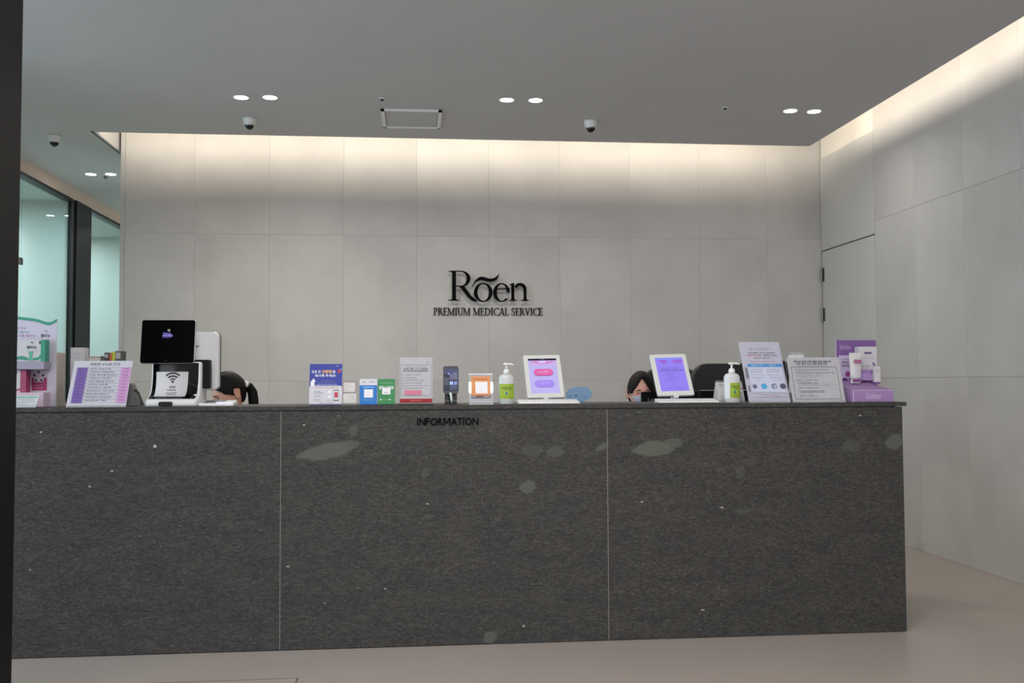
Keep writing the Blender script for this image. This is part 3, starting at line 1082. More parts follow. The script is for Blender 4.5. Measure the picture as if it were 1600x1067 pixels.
# --- two payment cards
for (ul, ur, lab, nm) in ((561.5, 589, 'small blue and white payment card standing beside green card', 'b'), (590, 617, 'small green payment card with white labels beside blue card', 'g')):
    t, w, H, dl = stand('payment_card', lab, 'sign', ul, ur, 592.5, YC + 0.05, 0.02, 'payment cards on the counter')
    L_ = math.hypot(H, dl)
    ey = Vector((0, dl / L_, H / L_))
    n_ = Vector((0, -H / L_, dl / L_))
    BB = ink((22, 112, 190)) if nm == 'b' else ink((46, 130, 72))
    bm_ = MB().prism([(0, 0), (w, 0), (w, L_), (0, L_)], (1, 0, 0), ey, -n_, 0.003, (-w / 2, 0, 0.001))
    bm_.prism([(0.01, 0), (w - 0.01, 0), (w - 0.01, L_ * 0.96), (0.01, L_ * 0.96)], (1, 0, 0), Vector((0, -0.03, H)).normalized(), (0, 1, 0), 0.002, (-w / 2, dl + 0.032, 0.0005))
    obj('board', bm_, BB, t)
    s = Sheet(t, (-w / 2, 0, 0.001), (1, 0, 0), ey, w, L_)
    if nm == 'b':
        s.rect(0, 0, 1, .24, ink((206, 206, 214)), 1)
        s.rect(.2, .10, .25, .15, DK, 2)
        s.text('Pay', .27, .10, .38, .15, GREY)
        s.text('zeropay', .55, .09, .85, .15, ink((90, 90, 140)))
        s.text('간편결제 서비스', .19, .29, .84, .35, ink((170, 214, 245)), 2, .02)
        s.rect(.26, .40, .77, .72, WHT, 2)
        s.text('모바일상품권 사용가능', .22, .785, .78, .83, ink((130, 196, 240)), 2)
        s.rect(0, .965, 1, 1, ink((14, 60, 130)), 2)
    else:
        s.text('네이버페이 현장결제', .14, .13, .86, .18, ink((150, 210, 160)), 2)
        s.text('결제 시 포인트', .08, .27, .92, .41, WHT, 2, .04)
        s.rect(.26, .34, .74, .60, WHT, 3)
        s.text('가맹점 코드', .36, .50, .64, .55, DK, 4)
        s.disc(.18, .80, .045, WHT, 2)
        s.text('N Pay', .28, .775, .48, .82, ink((150, 210, 160)))
        s.rect(.64, .775, .70, .825, WHT, 2)
        s.text('Pay', .72, .78, .82, .82, WHT)
        s.rect(0, .965, 1, 1, ink((20, 70, 40)), 2)
    s.done()

# --- white notice with red foot in a clear holder on a black base
t, w, H, dl = stand('notice_board', 'white notice in clear holder with dark red footer and black foot', 'sign', 624, 676, 560.5, YC + 0.06, 0.012)
s = leaning(t, w, H, dl, foot=0.03, paper_m=mat('paper_grey', (192, 190, 194), 0.6), margin=0.002)
obj('base_bar', MB().box(-w / 2 - 0.006, w / 2 + 0.006, -0.012, 0.03, 0, 0.004), BLACK, t)
s.rect(0, .895, 1, .985, ink((150, 16, 22)), 1)
s.text('건강보험 본인확인', .33, .915, .66, .96, ink((226, 120, 110)), 2)
s.frame(.035, .14, .965, .83, .006, GREY, 1)
s.text('요양급여 자격 확인을 위해', .15, .175, .82, .20, LGREY, 2)
s.text('진료 접수 시 신분증', .12, .215, .86, .25, DK, 2, .01)
s.text('제시 및 본인 확인을 해주세요', .10, .265, .88, .30, DK, 2, .015)
for y_, x1_, tt_ in ((.355, .68, '주민등록증 또는 운전면허증'), (.425, .52, '외국인등록증'), (.475, .76, '모바일 건강보험증 앱 설치'), (.54, .68, '여권 및 국가보훈증'), (.595, .88, '의료기관 및 보험 발급 신분증'), (.655, .68, '본인 확인 예외 안내')):
    s.text(tt_, .14, y_, x1_, y_ + .022, GREY, 2)
    s.disc(.09, y_ + .012, .012, GREY, 2)
s.rect(.15, .71, .67, .81, ink((206, 120, 142)), 1)
s.text('Roen', .84, .07, .90, .095, GREY, 2)
s.done()

# --- phone on its stand
Yp = YC + 0.07
xp = cx(704.5, Yp)
k = cx(705.5, Yp) - xp
t = thing('phone_stand', 'small black phone stand with a white clip', 'stand', (xp, Yp, CT))
pm = MB()
pm.box(-12 * k, 12 * k, -0.03, 0.035, 0, 0.003)
pm.box(-9.5 * k, 9.5 * k, 0.0, 0.006, 0.003, 6 * k)
pm.box(-9.5 * k, -3 * k, 0.0, 0.006, 6.5 * k, 17 * k).box(3 * k, 9.5 * k, 0.0, 0.006, 6.5 * k, 17 * k).box(-3 * k, 3 * k, 0.003, 0.008, 0.003, 25 * k)
pm.box(-9.5 * k, 9.5 * k, -0.016, 0.004, 16 * k, 17 * k)
obj('bracket', pm, BLACK, t, bevel=0.0015)
obj('clip', MB().tube([(-1 * k, -0.019, 18 * k), (0, -0.024, 14 * k), (0.8 * k, -0.02, 8 * k), (1.5 * k, -0.012, 2.2 * k)], [2.2 * k, 1.9 * k, 2 * k, 1.4 * k], 10), mat('clip_white', (206, 220, 214), 0.3), t, True)
t = thing('smartphone', 'smartphone with dark blue lit screen upright on a small black stand', 'phone', (xp, Yp, CT + 17.2 * k))
pw, ph = 24 * k, 43 * k
obj('body', MB().prism(rrect(pw, ph, 3.2 * k), (1, 0, 0), (0, 0, 1), (0, 1, 0), 0.009, (-pw / 2, -0.0095, 0)), mat('phone_grey', (66, 68, 76), 0.35, 0.3), t, bevel=0.0012)
s = Sheet(t, (-pw / 2, -0.0097, 0), (1, 0, 0), (0, 0, 1), pw, ph)
s.rect(.05, .10, .95, .90, lit((22, 24, 40), 0.7), 1, 'screen')
s.rect(.05, .10, .95, .30, lit((62, 66, 104), 0.7), 2, 'screen_image')
s.rect(.42, .30, .93, .50, lit((100, 98, 132), 0.7), 2, 'screen_image')
s.rect(.05, .42, .38, .70, lit((70, 74, 96), 0.7), 2, 'screen_image')
s.rect(.43, .56, .64, .68, lit((156, 172, 244), 0.9), 3, 'screen_image')
s.rect(.70, .56, .90, .68, lit((120, 140, 210), 0.8), 3, 'screen_image')
s.rect(.43, .68, .90, .86, lit((66, 74, 110), 0.7), 2, 'screen_image')
s.disc(.36, .28, .06, lit((140, 130, 230), 0.9), 4, 'screen_image')
s.text('12:30', .66, .255, .86, .295, lit((190, 196, 230), 0.9), 5)
s.rect(.34, .045, .66, .055, ink((30, 30, 34)), 2, 'speaker_slot')
s.done()

# --- orange sign in leaning acrylic stand (code square left blank)
t, w, H, dl = stand('payment_sign', 'orange payment sign with blank white square in thick clear acrylic stand', 'sign', 733, 771, 586, YC + 0.04, 0.055)
s = leaning(t, w, H, dl, foot=0.07, paper_m=ink((176, 178, 182)), margin=0.001)
s.rect(.09, .075, .90, .83, ink((214, 140, 84)), 1)
s.text('카카오페이 송금코드', .15, .15, .82, .21, ink((110, 62, 34)), 2, .01)
s.rect(.27, .27, .78, .67, WHT, 2)
s.rect(.09, .735, .90, .83, ink((74, 60, 66)), 2)
s.text('PAY', .12, .76, .32, .81, ink((200, 196, 196)), 3, .02)
s.text('현금 영수증', .36, .765, .56, .805, ink((206, 130, 80)), 3)
s.text('KAKAO', .60, .76, .86, .81, ink((216, 210, 210)), 3, .02)
s.text('송금', .13, .60, .22, .64, ink((110, 62, 34)), 2)
s.done()


# --- pump bottles
def pump_bottle(ul, ur, vt, Y, label, turn, mname):
    X = cx((ul + ur) / 2, Y)
    k = cx(801, Y) - cx(800, Y)
    w = (ur - ul) * k
    Ht = zz((ul + ur) / 2, vt, Y) - CT
    t = thing('pump_bottle', label, 'bottle', (X, Y, CT), 0, 'hand gel pump bottles')
    r = w / 2
    body = mat('frosted_white_' + mname, (196, 200, 200) if mname == 'a' else (206, 208, 208), 0.3)
    b = Ht
    obj('body', MB().lathe([(r * .93, 0), (r, .012 * b), (r, .60 * b), (r * .97, .645 * b), (r * .86, .685 * b), (r * .66, .715 * b), (r * .42, .73 * b)], 32, 1, 0.62), body, t, True)
    obj('collar', MB().lathe([(r * .39, .725 * b), (r * .39, .80 * b), (r * .33, .815 * b), (r * .33, .84 * b), (r * .2, .85 * b)], 20), WHITEP, t, True)
    pmb = MB().lathe([(r * .13, .845 * b), (r * .12, .95 * b)], 12)
    obj('pump_stem', pmb, WHITEP, t, True)
    hd = MB().lathe([(r * .14, .935 * b), (r * .42, .955 * b), (r * .40, .985 * b), (r * .2, 1.0 * b)], 18, 1, 0.8)
    d = -1 if turn < 0 else 1
    hd.tube([(0, 0, .965 * b), (d * r * .5, -0.004, .972 * b), (d * r * .85, -0.008, .955 * b), (d * r * .92, -0.008, .945 * b)], [r * .13, r * .12, r * .09, r * .08], 10)
    obj('pump_head', hd, WHITEP, t, True)
    lm, wm, tm = ink((146, 172, 44)), ink((214, 216, 220)), DK

    def patch(a0, a1, z0, z1, m, name, k=1.012):
        mb = MB()
        nn = 14
        lo = [(r * k * math.cos(R(a0 + (a1 - a0) * i / nn)), r * .62 * k * math.sin(R(a0 + (a1 - a0) * i / nn)), z0 * b) for i in range(nn + 1)]
        hi = [(p[0], p[1], z1 * b) for p in lo]
        mb.rings([lo, hi], False, closed=False)
        obj(name, mb, m, t, True, flip=False)
    if mname == 'a':
        patch(202, 338, .13, .49, lm, 'label_wrap')
        xs_ = (-.72, .72)
    else:
        patch(192, 244, .10, .49, wm, 'label_back')
        patch(246, 338, .12, .49, lm, 'label_wrap', 1.013)
        xs_ = (-.36, .8)
    yf = -r * .62 * 1.035
    wl = (xs_[1] - xs_[0]) * r
    s = Sheet(t, (xs_[0] * r, yf, .12 * b), (1, 0, 0), (0, 0, 1), wl, .37 * b)
    s.text('Sanigen Gel', .06, .20, .92, .32, ink((48, 66, 30)), 1, .01)
    s.rect(.3, .345, .9, .375, ink((110, 132, 40)), 1)
    cxm = .46
    s.disc(cxm, .60, .17, ink((150, 200, 150)), 1)
    s.poly([(cxm, .46), (cxm + .10, .60), (cxm + .06, .70), (cxm - .06, .70), (cxm - .10, .60)], ink((24, 88, 92)), 2)
    s.text('손소독제', .26, .82, .66, .87, ink((60, 84, 40)), 1)
    s.text('500ml', .70, .92, .95, .97, ink((40, 60, 30)), 1)
    s.done()


pump_bottle(779.5, 803.5, 567, YC + 0.06, 'frosted hand gel pump bottle with green label beside orange payment sign', 1, 'a')
pump_bottle(1131, 1157, 566, YC + 0.06, 'white hand gel pump bottle with green label before a folded tent card', 1, 'b')


# --- tablets in white stands with keyboards
def tablet(ul, ur, vb, vt, Y, dl, label, roll):
    zb = zz((ul + ur) / 2, vb, Y) - CT
    X0, X1 = cx(ul, Y), cx(ur, Y)
    w = X1 - X0
    zt = zz((ul + ur) / 2 - 10, vt, Y + dl) - CT
    t = thing('tablet', label, 'tablet', ((X0 + X1) / 2, Y, CT), 0, 'tablets on the counter')
    H = zt - zb
    L = math.hypot(H, dl)
    ey = Vector((0, dl / L, H / L))
    n = Vector((0, -H / L, dl / L))
    ex = (Vector((1, 0, 0)) + ey * math.tan(R(roll))).normalized()
    ey = n.cross(ex)
    O = Vector((0, 0, zb)) - ex * (w / 2)
    obj('case', MB().prism(rrect(w, L, 0.009), ex, ey, -n, 0.014, O), mat('tablet_white', (216, 217, 213), 0.35), t, bevel=0.003)
    sm = MB()
    sm.tube([(0, dl * .45 + .016, zb + H * .42), (0, 0.08, zb + H * .2), (0, 0.055, 0.035), (0, 0.055, 0.004)], [0.012, 0.011, 0.012, 0.014], 12)
    obj('stem', sm, WHITEP, t, True)
    obj('stand_base', MB().prism(rrect(0.12, 0.11, 0.02, -0.06, 0), (1, 0, 0), (0, 1, 0), (0, 0, 1), 0.006, (0, 0.0, 0)), GREYP, t)
    obj('charging_plug', MB().box(-0.012, 0.012, 0.002, 0.012, zb - 0.012, zb + 0.004).tube([(0, 0.007, zb - 0.01), (0, 0.012, 0.02), (0.004, 0.03, 0.008)], 0.003, 8), WHITEP, t)
    return t, Sheet(t, O, ex, ey, w, L)


t, s = tablet(824, 883, 621, 554.5, YC + 0.15, 0.135, 'white framed tablet showing pink and purple buttons on a white stand', 1.0)
s.rect(.115, .10, .885, .905, lit((176, 168, 222), 0.85), 1, 'screen')
s.rect(.115, .09, .885, .135, lit((22, 14, 44), 0.8), 2, 'screen_bar')
s.text('10:24', .47, .10, .56, .125, lit((150, 140, 190), 0.8), 3)
s.poly([(.15, .145), (.85, .145), (.78, .19), (.6, .215), (.4, .215), (.24, .19)], lit((196, 130, 190), 0.85), 2, 'screen_image')
s.rect(.115, .20, .885, .26, lit((188, 164, 214), 0.85), 1.5, 'screen_image')
s.rect(.40, .15, .58, .19, lit((196, 190, 236), 0.9), 3, 'screen_image')


def pill(s, x0, y0, x1, y1, m, k):
    a = (y1 - y0) / 2 * s.h / s.w
    cy = (y0 + y1) / 2
    pts = []
    for i in range(9):
        g = R(90 + 180 * i / 8)
        pts.append((x0 + a + a * math.cos(g), cy - (y1 - y0) / 2 * math.sin(g)))
    for i in range(9):
        g = R(-90 + 180 * i / 8)
        pts.append((x1 - a + a * math.cos(g), cy - (y1 - y0) / 2 * math.sin(g)))
    s.poly(pts, m, k, 'screen_button')


pill(s, .235, .335, .765, .505, lit((150, 40, 116), 0.85), 3)
pill(s, .24, .335, .76, .49, lit((206, 96, 160), 0.85), 4)
s.text('Roen 문진표', .36, .385, .64, .43, lit((232, 180, 214), 0.9), 5)
pill(s, .235, .60, .765, .77, lit((126, 98, 196), 0.85), 3)
pill(s, .24, .60, .76, .755, lit((154, 130, 222), 0.85), 4)
s.text('검진 예약', .38, .65, .62, .69, lit((186, 166, 238), 0.9), 5)
s.done()

t, s = tablet(1028, 1086, 617.5, 553, YC + 0.15, 0.135, 'white framed tablet showing a violet text page on a white stand', 1.5)
s.rect(.12, .09, .885, .90, lit((136, 120, 222), 0.85), 1, 'screen')
s.rect(.12, .09, .885, .14, lit((128, 136, 228), 0.85), 2, 'screen_image')
s.poly([(.2, .16), (.42, .15), (.42, .23), (.3, .22)], lit((150, 88, 192), 0.8), 2, 'screen_image')
s.poly([(.60, .15), (.86, .14), (.86, .22), (.62, .24)], lit((146, 96, 204), 0.8), 2, 'screen_image')
s.text('개인정보 수집 이용 동의', .25, .335, .70, .365, lit((86, 66, 150), 0.8), 3)
s.text('안내 사항을 읽고 동의해 주세요', .20, .385, .82, .42, lit((50, 40, 96), 0.8), 3, .015)
for y_, a_, b_2 in ((.44, .36, .64), (.475, .30, .6), (.52, .34, .58), (.57, .38, .66), (.61, .34, .62), (.64, .26, .6), (.82, .3, .7), (.86, .5, .74)):
    s.rect(a_, y_, b_2, y_ + .008, lit((112, 96, 190), 0.8), 3, 'screen_line')
s.done()


def keyboard(ul, ur, Y, label):
    X0, X1 = cx(ul, Y), cx(ur, Y)
    w = X1 - X0
    t = thing('keyboard', label, 'keyboard', ((X0 + X1) / 2, Y, CT), 0, 'white keyboards before the tablets')
    d = 0.088
    obj('body', MB().add([(-w / 2, 0, 0.002), (w / 2, 0, 0.002), (w / 2, d, 0.002), (-w / 2, d, 0.002), (-w / 2, 0, 0.007), (w / 2, 0, 0.007), (w / 2, d, 0.020), (-w / 2, d, 0.020)],
                         [(0, 3, 2, 1), (4, 5, 6, 7), (0, 1, 5, 4), (1, 2, 6, 5), (2, 3, 7, 6), (3, 0, 4, 7)]), WHITEP, t, bevel=0.001)
    obj('rubber_foot', MB().box(-w / 2 + 0.006, -w / 2 + 0.03, 0.005, 0.014, 0, 0.002).box(w / 2 - 0.03, w / 2 - 0.006, 0.005, 0.014, 0, 0.002).box(-w / 2 + 0.006, w / 2 - 0.006, d - 0.02, d - 0.012, 0, 0.002), BLACK, t)
    km = MB()
    nr, nc = 6, 15
    for i in range(nr):
        for j in range(nc):
            if i == 0 and 4 <= j <= 8:
                continue
            a = -w / 2 + 0.006 + j * (w - 0.012) / nc
            e = a + (w - 0.012) / nc - 0.0035
            y0 = 0.006 + i * (d - 0.012) / nr
            y1 = y0 + (d - 0.012) / nr - 0.0035
            za, zb = 0.007 + 0.013 * y0 / d, 0.007 + 0.013 * y1 / d
            km.add([(a, y0, za), (e, y0, za), (e, y1, zb), (a, y1, zb), (a, y0, za + .0022), (e, y0, za + .0022), (e, y1, zb + .0022), (a, y1, zb + .0022)],
                   [(4, 5, 6, 7), (0, 1, 5, 4), (1, 2, 6, 5), (2, 3, 7, 6), (3, 0, 4, 7)])
    a, e = -w / 2 + 0.006 + 4 * (w - 0.012) / nc, -w / 2 + 0.006 + 9 * (w - 0.012) / nc - 0.0035
    km.box(a, e, 0.006, 0.02, 0.007, 0.0105)
    ko = obj('keys', km, mat('key_white', (212, 212, 210), 0.4), t)
    ko['kind'] = 'stuff'


keyboard(810.5, 906, YC + 0.012, 'thin white keyboard before the tablet with pink button screen')
keyboard(1030, 1124, YC + 0.012, 'thin white keyboard before the violet tablet and black monitor')

# --- blue oval message tag on a clear stem, on the staff worktop
Yo = YC + 0.58
ctr = at(904, 616, Yo)
k = at(905, 616, Yo).x - ctr.x
t = thing('message_tag', 'blue oval tag with small dark marks behind the white keyboard', 'tag', (ctr.x, Yo, DZ))
ov = [(-19, 4), (-19.5, -4), (-17, -9), (-10, -11), (-2, -13.5), (5, -13), (12, -9.5), (19, -6), (21, 0), (19, 7), (14, 11), (6, 12), (-6, 11), (-14, 9)]
OVZ = ctr.z - DZ
obj('plate', MB().prism([(p[0] * k, p[1] * k + OVZ) for p in ov], (1, 0, 0), (0, 0, 1), (0, 1, 0), 0.006), mat('tag_blue', (122, 158, 196), 0.45), t, bevel=0.001)
obj('stem', MB().box(-0.006, 0.006, 0.001, 0.004, 0.003, OVZ - 5 * k).box(-0.05, 0.05, -0.03, 0.03, 0, 0.004), ACRYL, t)
s = Sheet(t, (-20 * k, 0, OVZ - 13 * k), (1, 0, 0), (0, 0, 1), 40 * k, 25 * k)
s.text('안내', .1, .36, .5, .42, ink((150, 178, 206)))
s.disc(.17, .60, .035, ink((88, 116, 160)))
s.disc(.40, .56, .045, ink((82, 104, 150)))
s.disc(.77, .66, .022, ink((60, 78, 128)))
s.done()

# --- tent card behind the second bottle
t = thing('tent_card', 'folded white tent card with red and black text behind green labelled bottle', 'sign', (cx(1144, YC + 0.14), YC + 0.14, CT))
k = cx(1153, YC + .14) - cx(1152, YC + .14)
hw, hh_, dd = 20.5 * k, zz(1150, 595, YC + 0.19) - CT, 0.05
tm = MB()
tm.add([(-hw, 0, 0), (hw, 0, 0), (hw, dd, hh_), (-hw, dd, hh_), (hw, 2 * dd, 0), (-hw, 2 * dd, 0)], [(0, 1, 2, 3), (3, 2, 4, 5), (0, 5, 4, 1), (1, 4, 2), (0, 3, 5)])
obj('card', tm, mat('card_white', (196, 196, 196), 0.6), t)
Lt = math.hypot(dd, hh_)
s = Sheet(t, (-hw, 0, 0), (1, 0, 0), Vector((0, dd, hh_)), 2 * hw, Lt)
s.rect(0, .02, 1, .06, DK, 1, 'printed_line')
s.rect(0, .93, 1, .96, DK, 1, 'printed_line')
s.text('마스크 착용', .10, .14, .94, .25, GREY, 2)
s.text('필수 안내', .55, .31, .97, .44, RED, 2, .02)
s.text('협조 부탁', .55, .50, .92, .60, DK, 2, .02)
s.text('진료 접수 시 안내', .10, .69, .9, .76, GREY, 2)
s.text('입장 시 손소독을 해주세요', .1, .82, .94, .88, GREY, 2)
s.done()

# --- tall lilac-white sign with blue bar
t, w, H, dl = stand('notice_board', 'tall white notice with blue bar and round pictures in leaning acrylic stand', 'sign', 1170, 1235, 536.5, YC + 0.05, 0.14)
s = leaning(t, w, H, dl, foot=0.15, paper_m=mat('paper_lilac', (200, 198, 214), 0.5))
s.disc(.27, .12, .022, ink((120, 70, 130)), 1)
s.disc(.27, .12, .013, ink((200, 198, 214)), 2)
s.text('건강검진센터', .34, .105, .74, .132, LGREY)
s.text('저희 병원은 국민건강보험공단', .19, .175, .84, .203, GREY, 2)
s.text('비급여 진료비용을', .16, .215, .50, .243, RED, 2)
s.text('홈페이지에', .56, .215, .88, .243, GREY, 2)
s.text('게시하고 있습니다', .31, .262, .70, .29, DK, 2)
s.text('자세한 내용은 접수처에 문의해 주십시오', .22, .325, .84, .342, ink((190, 90, 100)), 2)
s.rect(.12, .375, .97, .43, ink((86, 148, 204)), 1)
s.text('비타민 수액', .22, .39, .45, .415, WHT, 2)
s.text('영양 수액', .66, .39, .80, .415, WHT, 2)
s.rect(.12, .43, .95, .85, ink((198, 204, 226)), 1)
for x_, y_, e_, tt_, m_ in ((.16, .46, .46, '만성피로 개선', GREY), (.56, .465, .88, '면역력 증강', ink((180, 100, 110))), (.16, .50, .44, '피부 재생', GREY), (.56, .50, .86, '피부 미백', GREY), (.16, .55, .46, '피부 재생 진정', LGREY), (.56, .555, .84, '영양 수액', LGREY), (.18, .60, .45, '비타민 B  C', GREY), (.62, .60, .90, '비타민', GREY), (.26, .64, .36, '추천', LGREY), (.68, .645, .85, '추천', LGREY)):
    s.text(tt_, x_, y_, e_, y_ + .02, m_, 2)
for x_, m_ in ((.205, (142, 140, 164)), (.43, (84, 168, 214)), (.68, (110, 122, 152)), (.885, (82, 88, 104))):
    s.disc(x_, .755, .075 if x_ > .3 else .06, ink(m_), 2)
s.poly([(.64, .74), (.75, .72), (.73, .80), (.68, .81)], ink((170, 178, 200)), 3)
s.poly([(.17, .74), (.20, .73), (.22, .745), (.25, .735), (.24, .77), (.21, .80), (.18, .77)], ink((96, 94, 128)), 3)
s.rect(.04, .44, .10, .62, ink((128, 128, 140)), 2)
s.rect(.04, .74, .085, .84, ink((128, 128, 140)), 2)
s.frame(.06, .875, .96, .975, .004, LGREY, 1)
s.text('진료 시 의료기관 안내를 확인해 주세요', .27, .89, .76, .908, ink((190, 100, 100)), 2)
s.text('진료 접수 시 신분증을 제시하고 안내 사항을 확인해 주세요', .12, .925, .93, .945, GREY, 2)
s.done()

# --- dark pouch between the two signs
Yb = YC + 0.16
t = thing('pouch', 'slim dark pouch standing between the two tall white notices', 'pouch', (cx(1229, Yb), Yb, CT))
k = cx(1230, Yb) - cx(1229, Yb)
pp = [(-4, 0), (2, 0), (4, 20), (6, 42), (4.5, 55), (0, 62), (-6, 62.5), (-9, 58), (-8, 40), (-6, 20)]
obj('body', MB().prism([(p[0] * k, p[1] * k) for p in pp], (1, 0, 0), (0, 0, 1), (0, 1, 0), 0.03), mat('dark_maroon', (34, 22, 24), 0.5), t, bevel=0.006)
obj('piping', MB().tube([(0 * k, -0.001, 6 * k), (1.5 * k, -0.001, 25 * k), (1 * k, -0.001, 48 * k), (-1 * k, -0.001, 60 * k)], 0.0022, 8), GREYP, t)

# --- document notice
t, w, H, dl = stand('notice_board', 'wide white document notice with ruled border beside the purple display', 'sign', 1238.5, 1321, 560.5, YC + 0.04, 0.07)
s = leaning(t, w, H, dl, foot=0.09, paper_m=mat('paper_grey', (192, 190, 194), 0.6))
s.text('환자의 의료기록 열람 대상 발급 및', .12, .07, .84, .11, DK, 2, .012)
s.text('사본 발급 요건 관련 확인사항', .16, .12, .76, .16, DK, 2, .012)
s.text('의료기록 사본 발급 안내 및 확인사항', .18, .18, .75, .20, GREY, 2)
s.frame(.06, .215, .93, .955, .006, ink((90, 90, 98)), 1)
dl_ = [(.27, .13, .77, '환자 본인이 요청하는 경우 신분증을 제시하여야 합니다', 1), (.305, .12, .40, '신분증 사본', 0), (.34, .13, .86, '환자의 가족이 요청하는 경우 가족관계증명서 및 신분증 제출', 1), (.375, .12, .58, '동의서 및 신분증 사본', 0),
       (.41, .14, .62, '환자가 지정하는 대리인', 0), (.445, .14, .52, '위임장 및 동의서', 0), (.51, .12, .55, '환자가 사망한 경우', 1), (.55, .13, .40, '제적등본', 0), (.58, .14, .52, '가족관계 확인 서류', 1), (.605, .15, .88, '환자의 동의를 확인할 수 없는 경우 가족관계 확인 서류 제출', 0),
       (.635, .15, .72, '법정 대리인임을 증명하는 서류', 0), (.69, .15, .54, '형제 자매의 경우', 1), (.76, .14, .62, '미성년자의 법정대리인', 1), (.79, .15, .63, '가족관계증명서 등 서류', 1), (.86, .13, .42, '유의 사항', 1), (.89, .15, .52, '서류는 3개월 이내 발급분', 0)]
for y_, a_, b_2, tt_, m_ in dl_:
    s.text(tt_, a_, y_, b_2, y_ + .022, GREY if m_ else LGREY, 2, .008 * m_)
s.done()
tag(obj('paper_slip', MB().box(cx(1231, YC + .11), cx(1239, YC + .11), YC + .11, YC + .125, CT, CT + 14 * k), ink((136, 134, 132))), 'little grey paper pad standing between the two white notices', 'pad')

# --- white tape box behind the document notice
Yw = YC + 0.30
t = thing('dispenser', 'small white dispenser with grey lid behind the document notice', 'dispenser', (cx(1249, Yw), Yw, CT))
k = cx(1250, Yw) - cx(1249, Yw)
zh = zz(1249, 551, Yw) - CT
obj('body', MB().prism(rrect(18 * k, zh - 3 * k, 0.006, -9 * k, 0), (1, 0, 0), (0, 0, 1), (0, 1, 0), 0.06, (0, 0, 0)), WHITEP, t, bevel=0.003)
obj('lid', MB().box(-8.5 * k, 8.5 * k, 0.002, 0.058, zh - 3 * k, zh), mat('lid_grey', (176, 180, 178), 0.4), t, bevel=0.003)
obj('handle', MB().tube([(9 * k, 0.03, zh - 2 * k), (11 * k, 0.03, zh - 3 * k), (11.5 * k, 0.03, zh - 12 * k), (9 * k, 0.03, zh - 16 * k)], 0.0025, 8), WHITEP, t)

# --- purple cosmetic display
Yq = YC + 0.03
xl, xr = cx(1333.5, Yq), cx(1396.5, Yq)
k = (xr - xl) / 63
PUR, PURD, PURL = mat('purple_card', (158, 126, 176), 0.5), ink((118, 80, 142)), ink((182, 150, 206))
zb = zz(1365, 609.5, Yq) - CT
dep = 0.28
t = thing('display_stand', 'purple cosmetic display stand with tall backboard and low plinth', 'display', ((xl + xr) / 2, Yq, CT))
wq = xr - xl
zbk = zz(1350, 595, Yq + dep) - CT
pq = MB()
pq.add([(-wq / 2, 0, 0), (wq / 2, 0, 0), (wq / 2 - .012, dep, 0), (-wq / 2 + .0, dep, 0), (-wq / 2, 0, zb), (wq / 2, 0, zb), (wq / 2 - .012, dep, zbk), (-wq / 2, dep, zbk)],
       [(0, 3, 2, 1), (4, 5, 6, 7), (0, 1, 5, 4), (1, 2, 6, 5), (2, 3, 7, 6), (3, 0, 4, 7)])
plinth = obj('plinth', pq, PUR, t, bevel=0.001)
Yk = Yq + dep
zt_ = zz(1338, 531.5, Yk) - CT
xa, xb_ = cx(1307, Yk, 560) - t.location.x, cx(1369, Yk, 560) - t.location.x
obj('edge', MB().box(-wq / 2 - 0.0008, -wq / 2 + 0.0022, -0.0008, 0.002, 0, zb + 0.0006), ink((206, 190, 220)), t)  # pale strip painting the highlight along the plinth's front corner
obj('edge', MB().box(-wq / 2, wq / 2, -0.0008, 0.002, zb - 0.002, zb + 0.0006), ink((196, 172, 212)), t)  # same painted highlight along the top front edge
bkb = obj('backboard', MB().box(xa, xb_, dep, dep + 0.004, 0.0, zt_), mat('purple_board', (122, 84, 148), 0.5), t)
obj('edge', MB().box(xa - 0.003, xa, dep - 0.001, dep + 0.006, 0.0, zt_), ink((190, 176, 204)), t)
s = Sheet(bkb, (xa, dep, 0), (1, 0, 0), (0, 0, 1), xb_ - xa, zt_)
s.rect(.05, .25, .64, .98, ink((196, 184, 214)), 1)
s.rect(.05, .62, .64, .98, PURL, 2)
s.text('Esthõce', .09, .075, .36, .15, ink((190, 168, 206)), 2)
s.text('피부 재생 크림', .13, .30, .44, .325, LGREY, 3)
s.text('바르는 순간', .13, .345, .44, .385, DK, 3, .01)
s.text('달라지는 피부', .13, .40, .48, .44, DK, 3, .01)
for hx, hy, m_ in ((.28, .56, (150, 64, 128)), (.20, .665, (92, 46, 112)), (.37, .665, (64, 40, 96))):
    s.poly([(hx + .075 * math.cos(R(60 * i + 30)), hy + .075 * (xb_ - xa) / zt_ * math.sin(R(60 * i + 30))) for i in range(6)], ink(m_), 3)
s.done()
s = Sheet(plinth, (-wq / 2, 0, 0), (1, 0, 0), (0, 0, 1), wq, zb)
s.text('Esthõce', .33, .26, .68, .74, ink((204, 190, 214)), 1)
s.done()


def onplinth(u, v, label, name, cat):
    """foot point on the sloping plinth top"""
    best = None
    for i in range(60):
        Y = Yq + dep * i / 59
        zt2 = CT + zb + (zbk - zb) * i / 59
        p = at(u, v, Y)
        if best is None or abs(p.z - zt2) < best[0]:
            best = (abs(p.z - zt2), p.x, Y, zt2)
    return thing(name, label, cat, (best[1], best[2], best[3] + 0.0035))


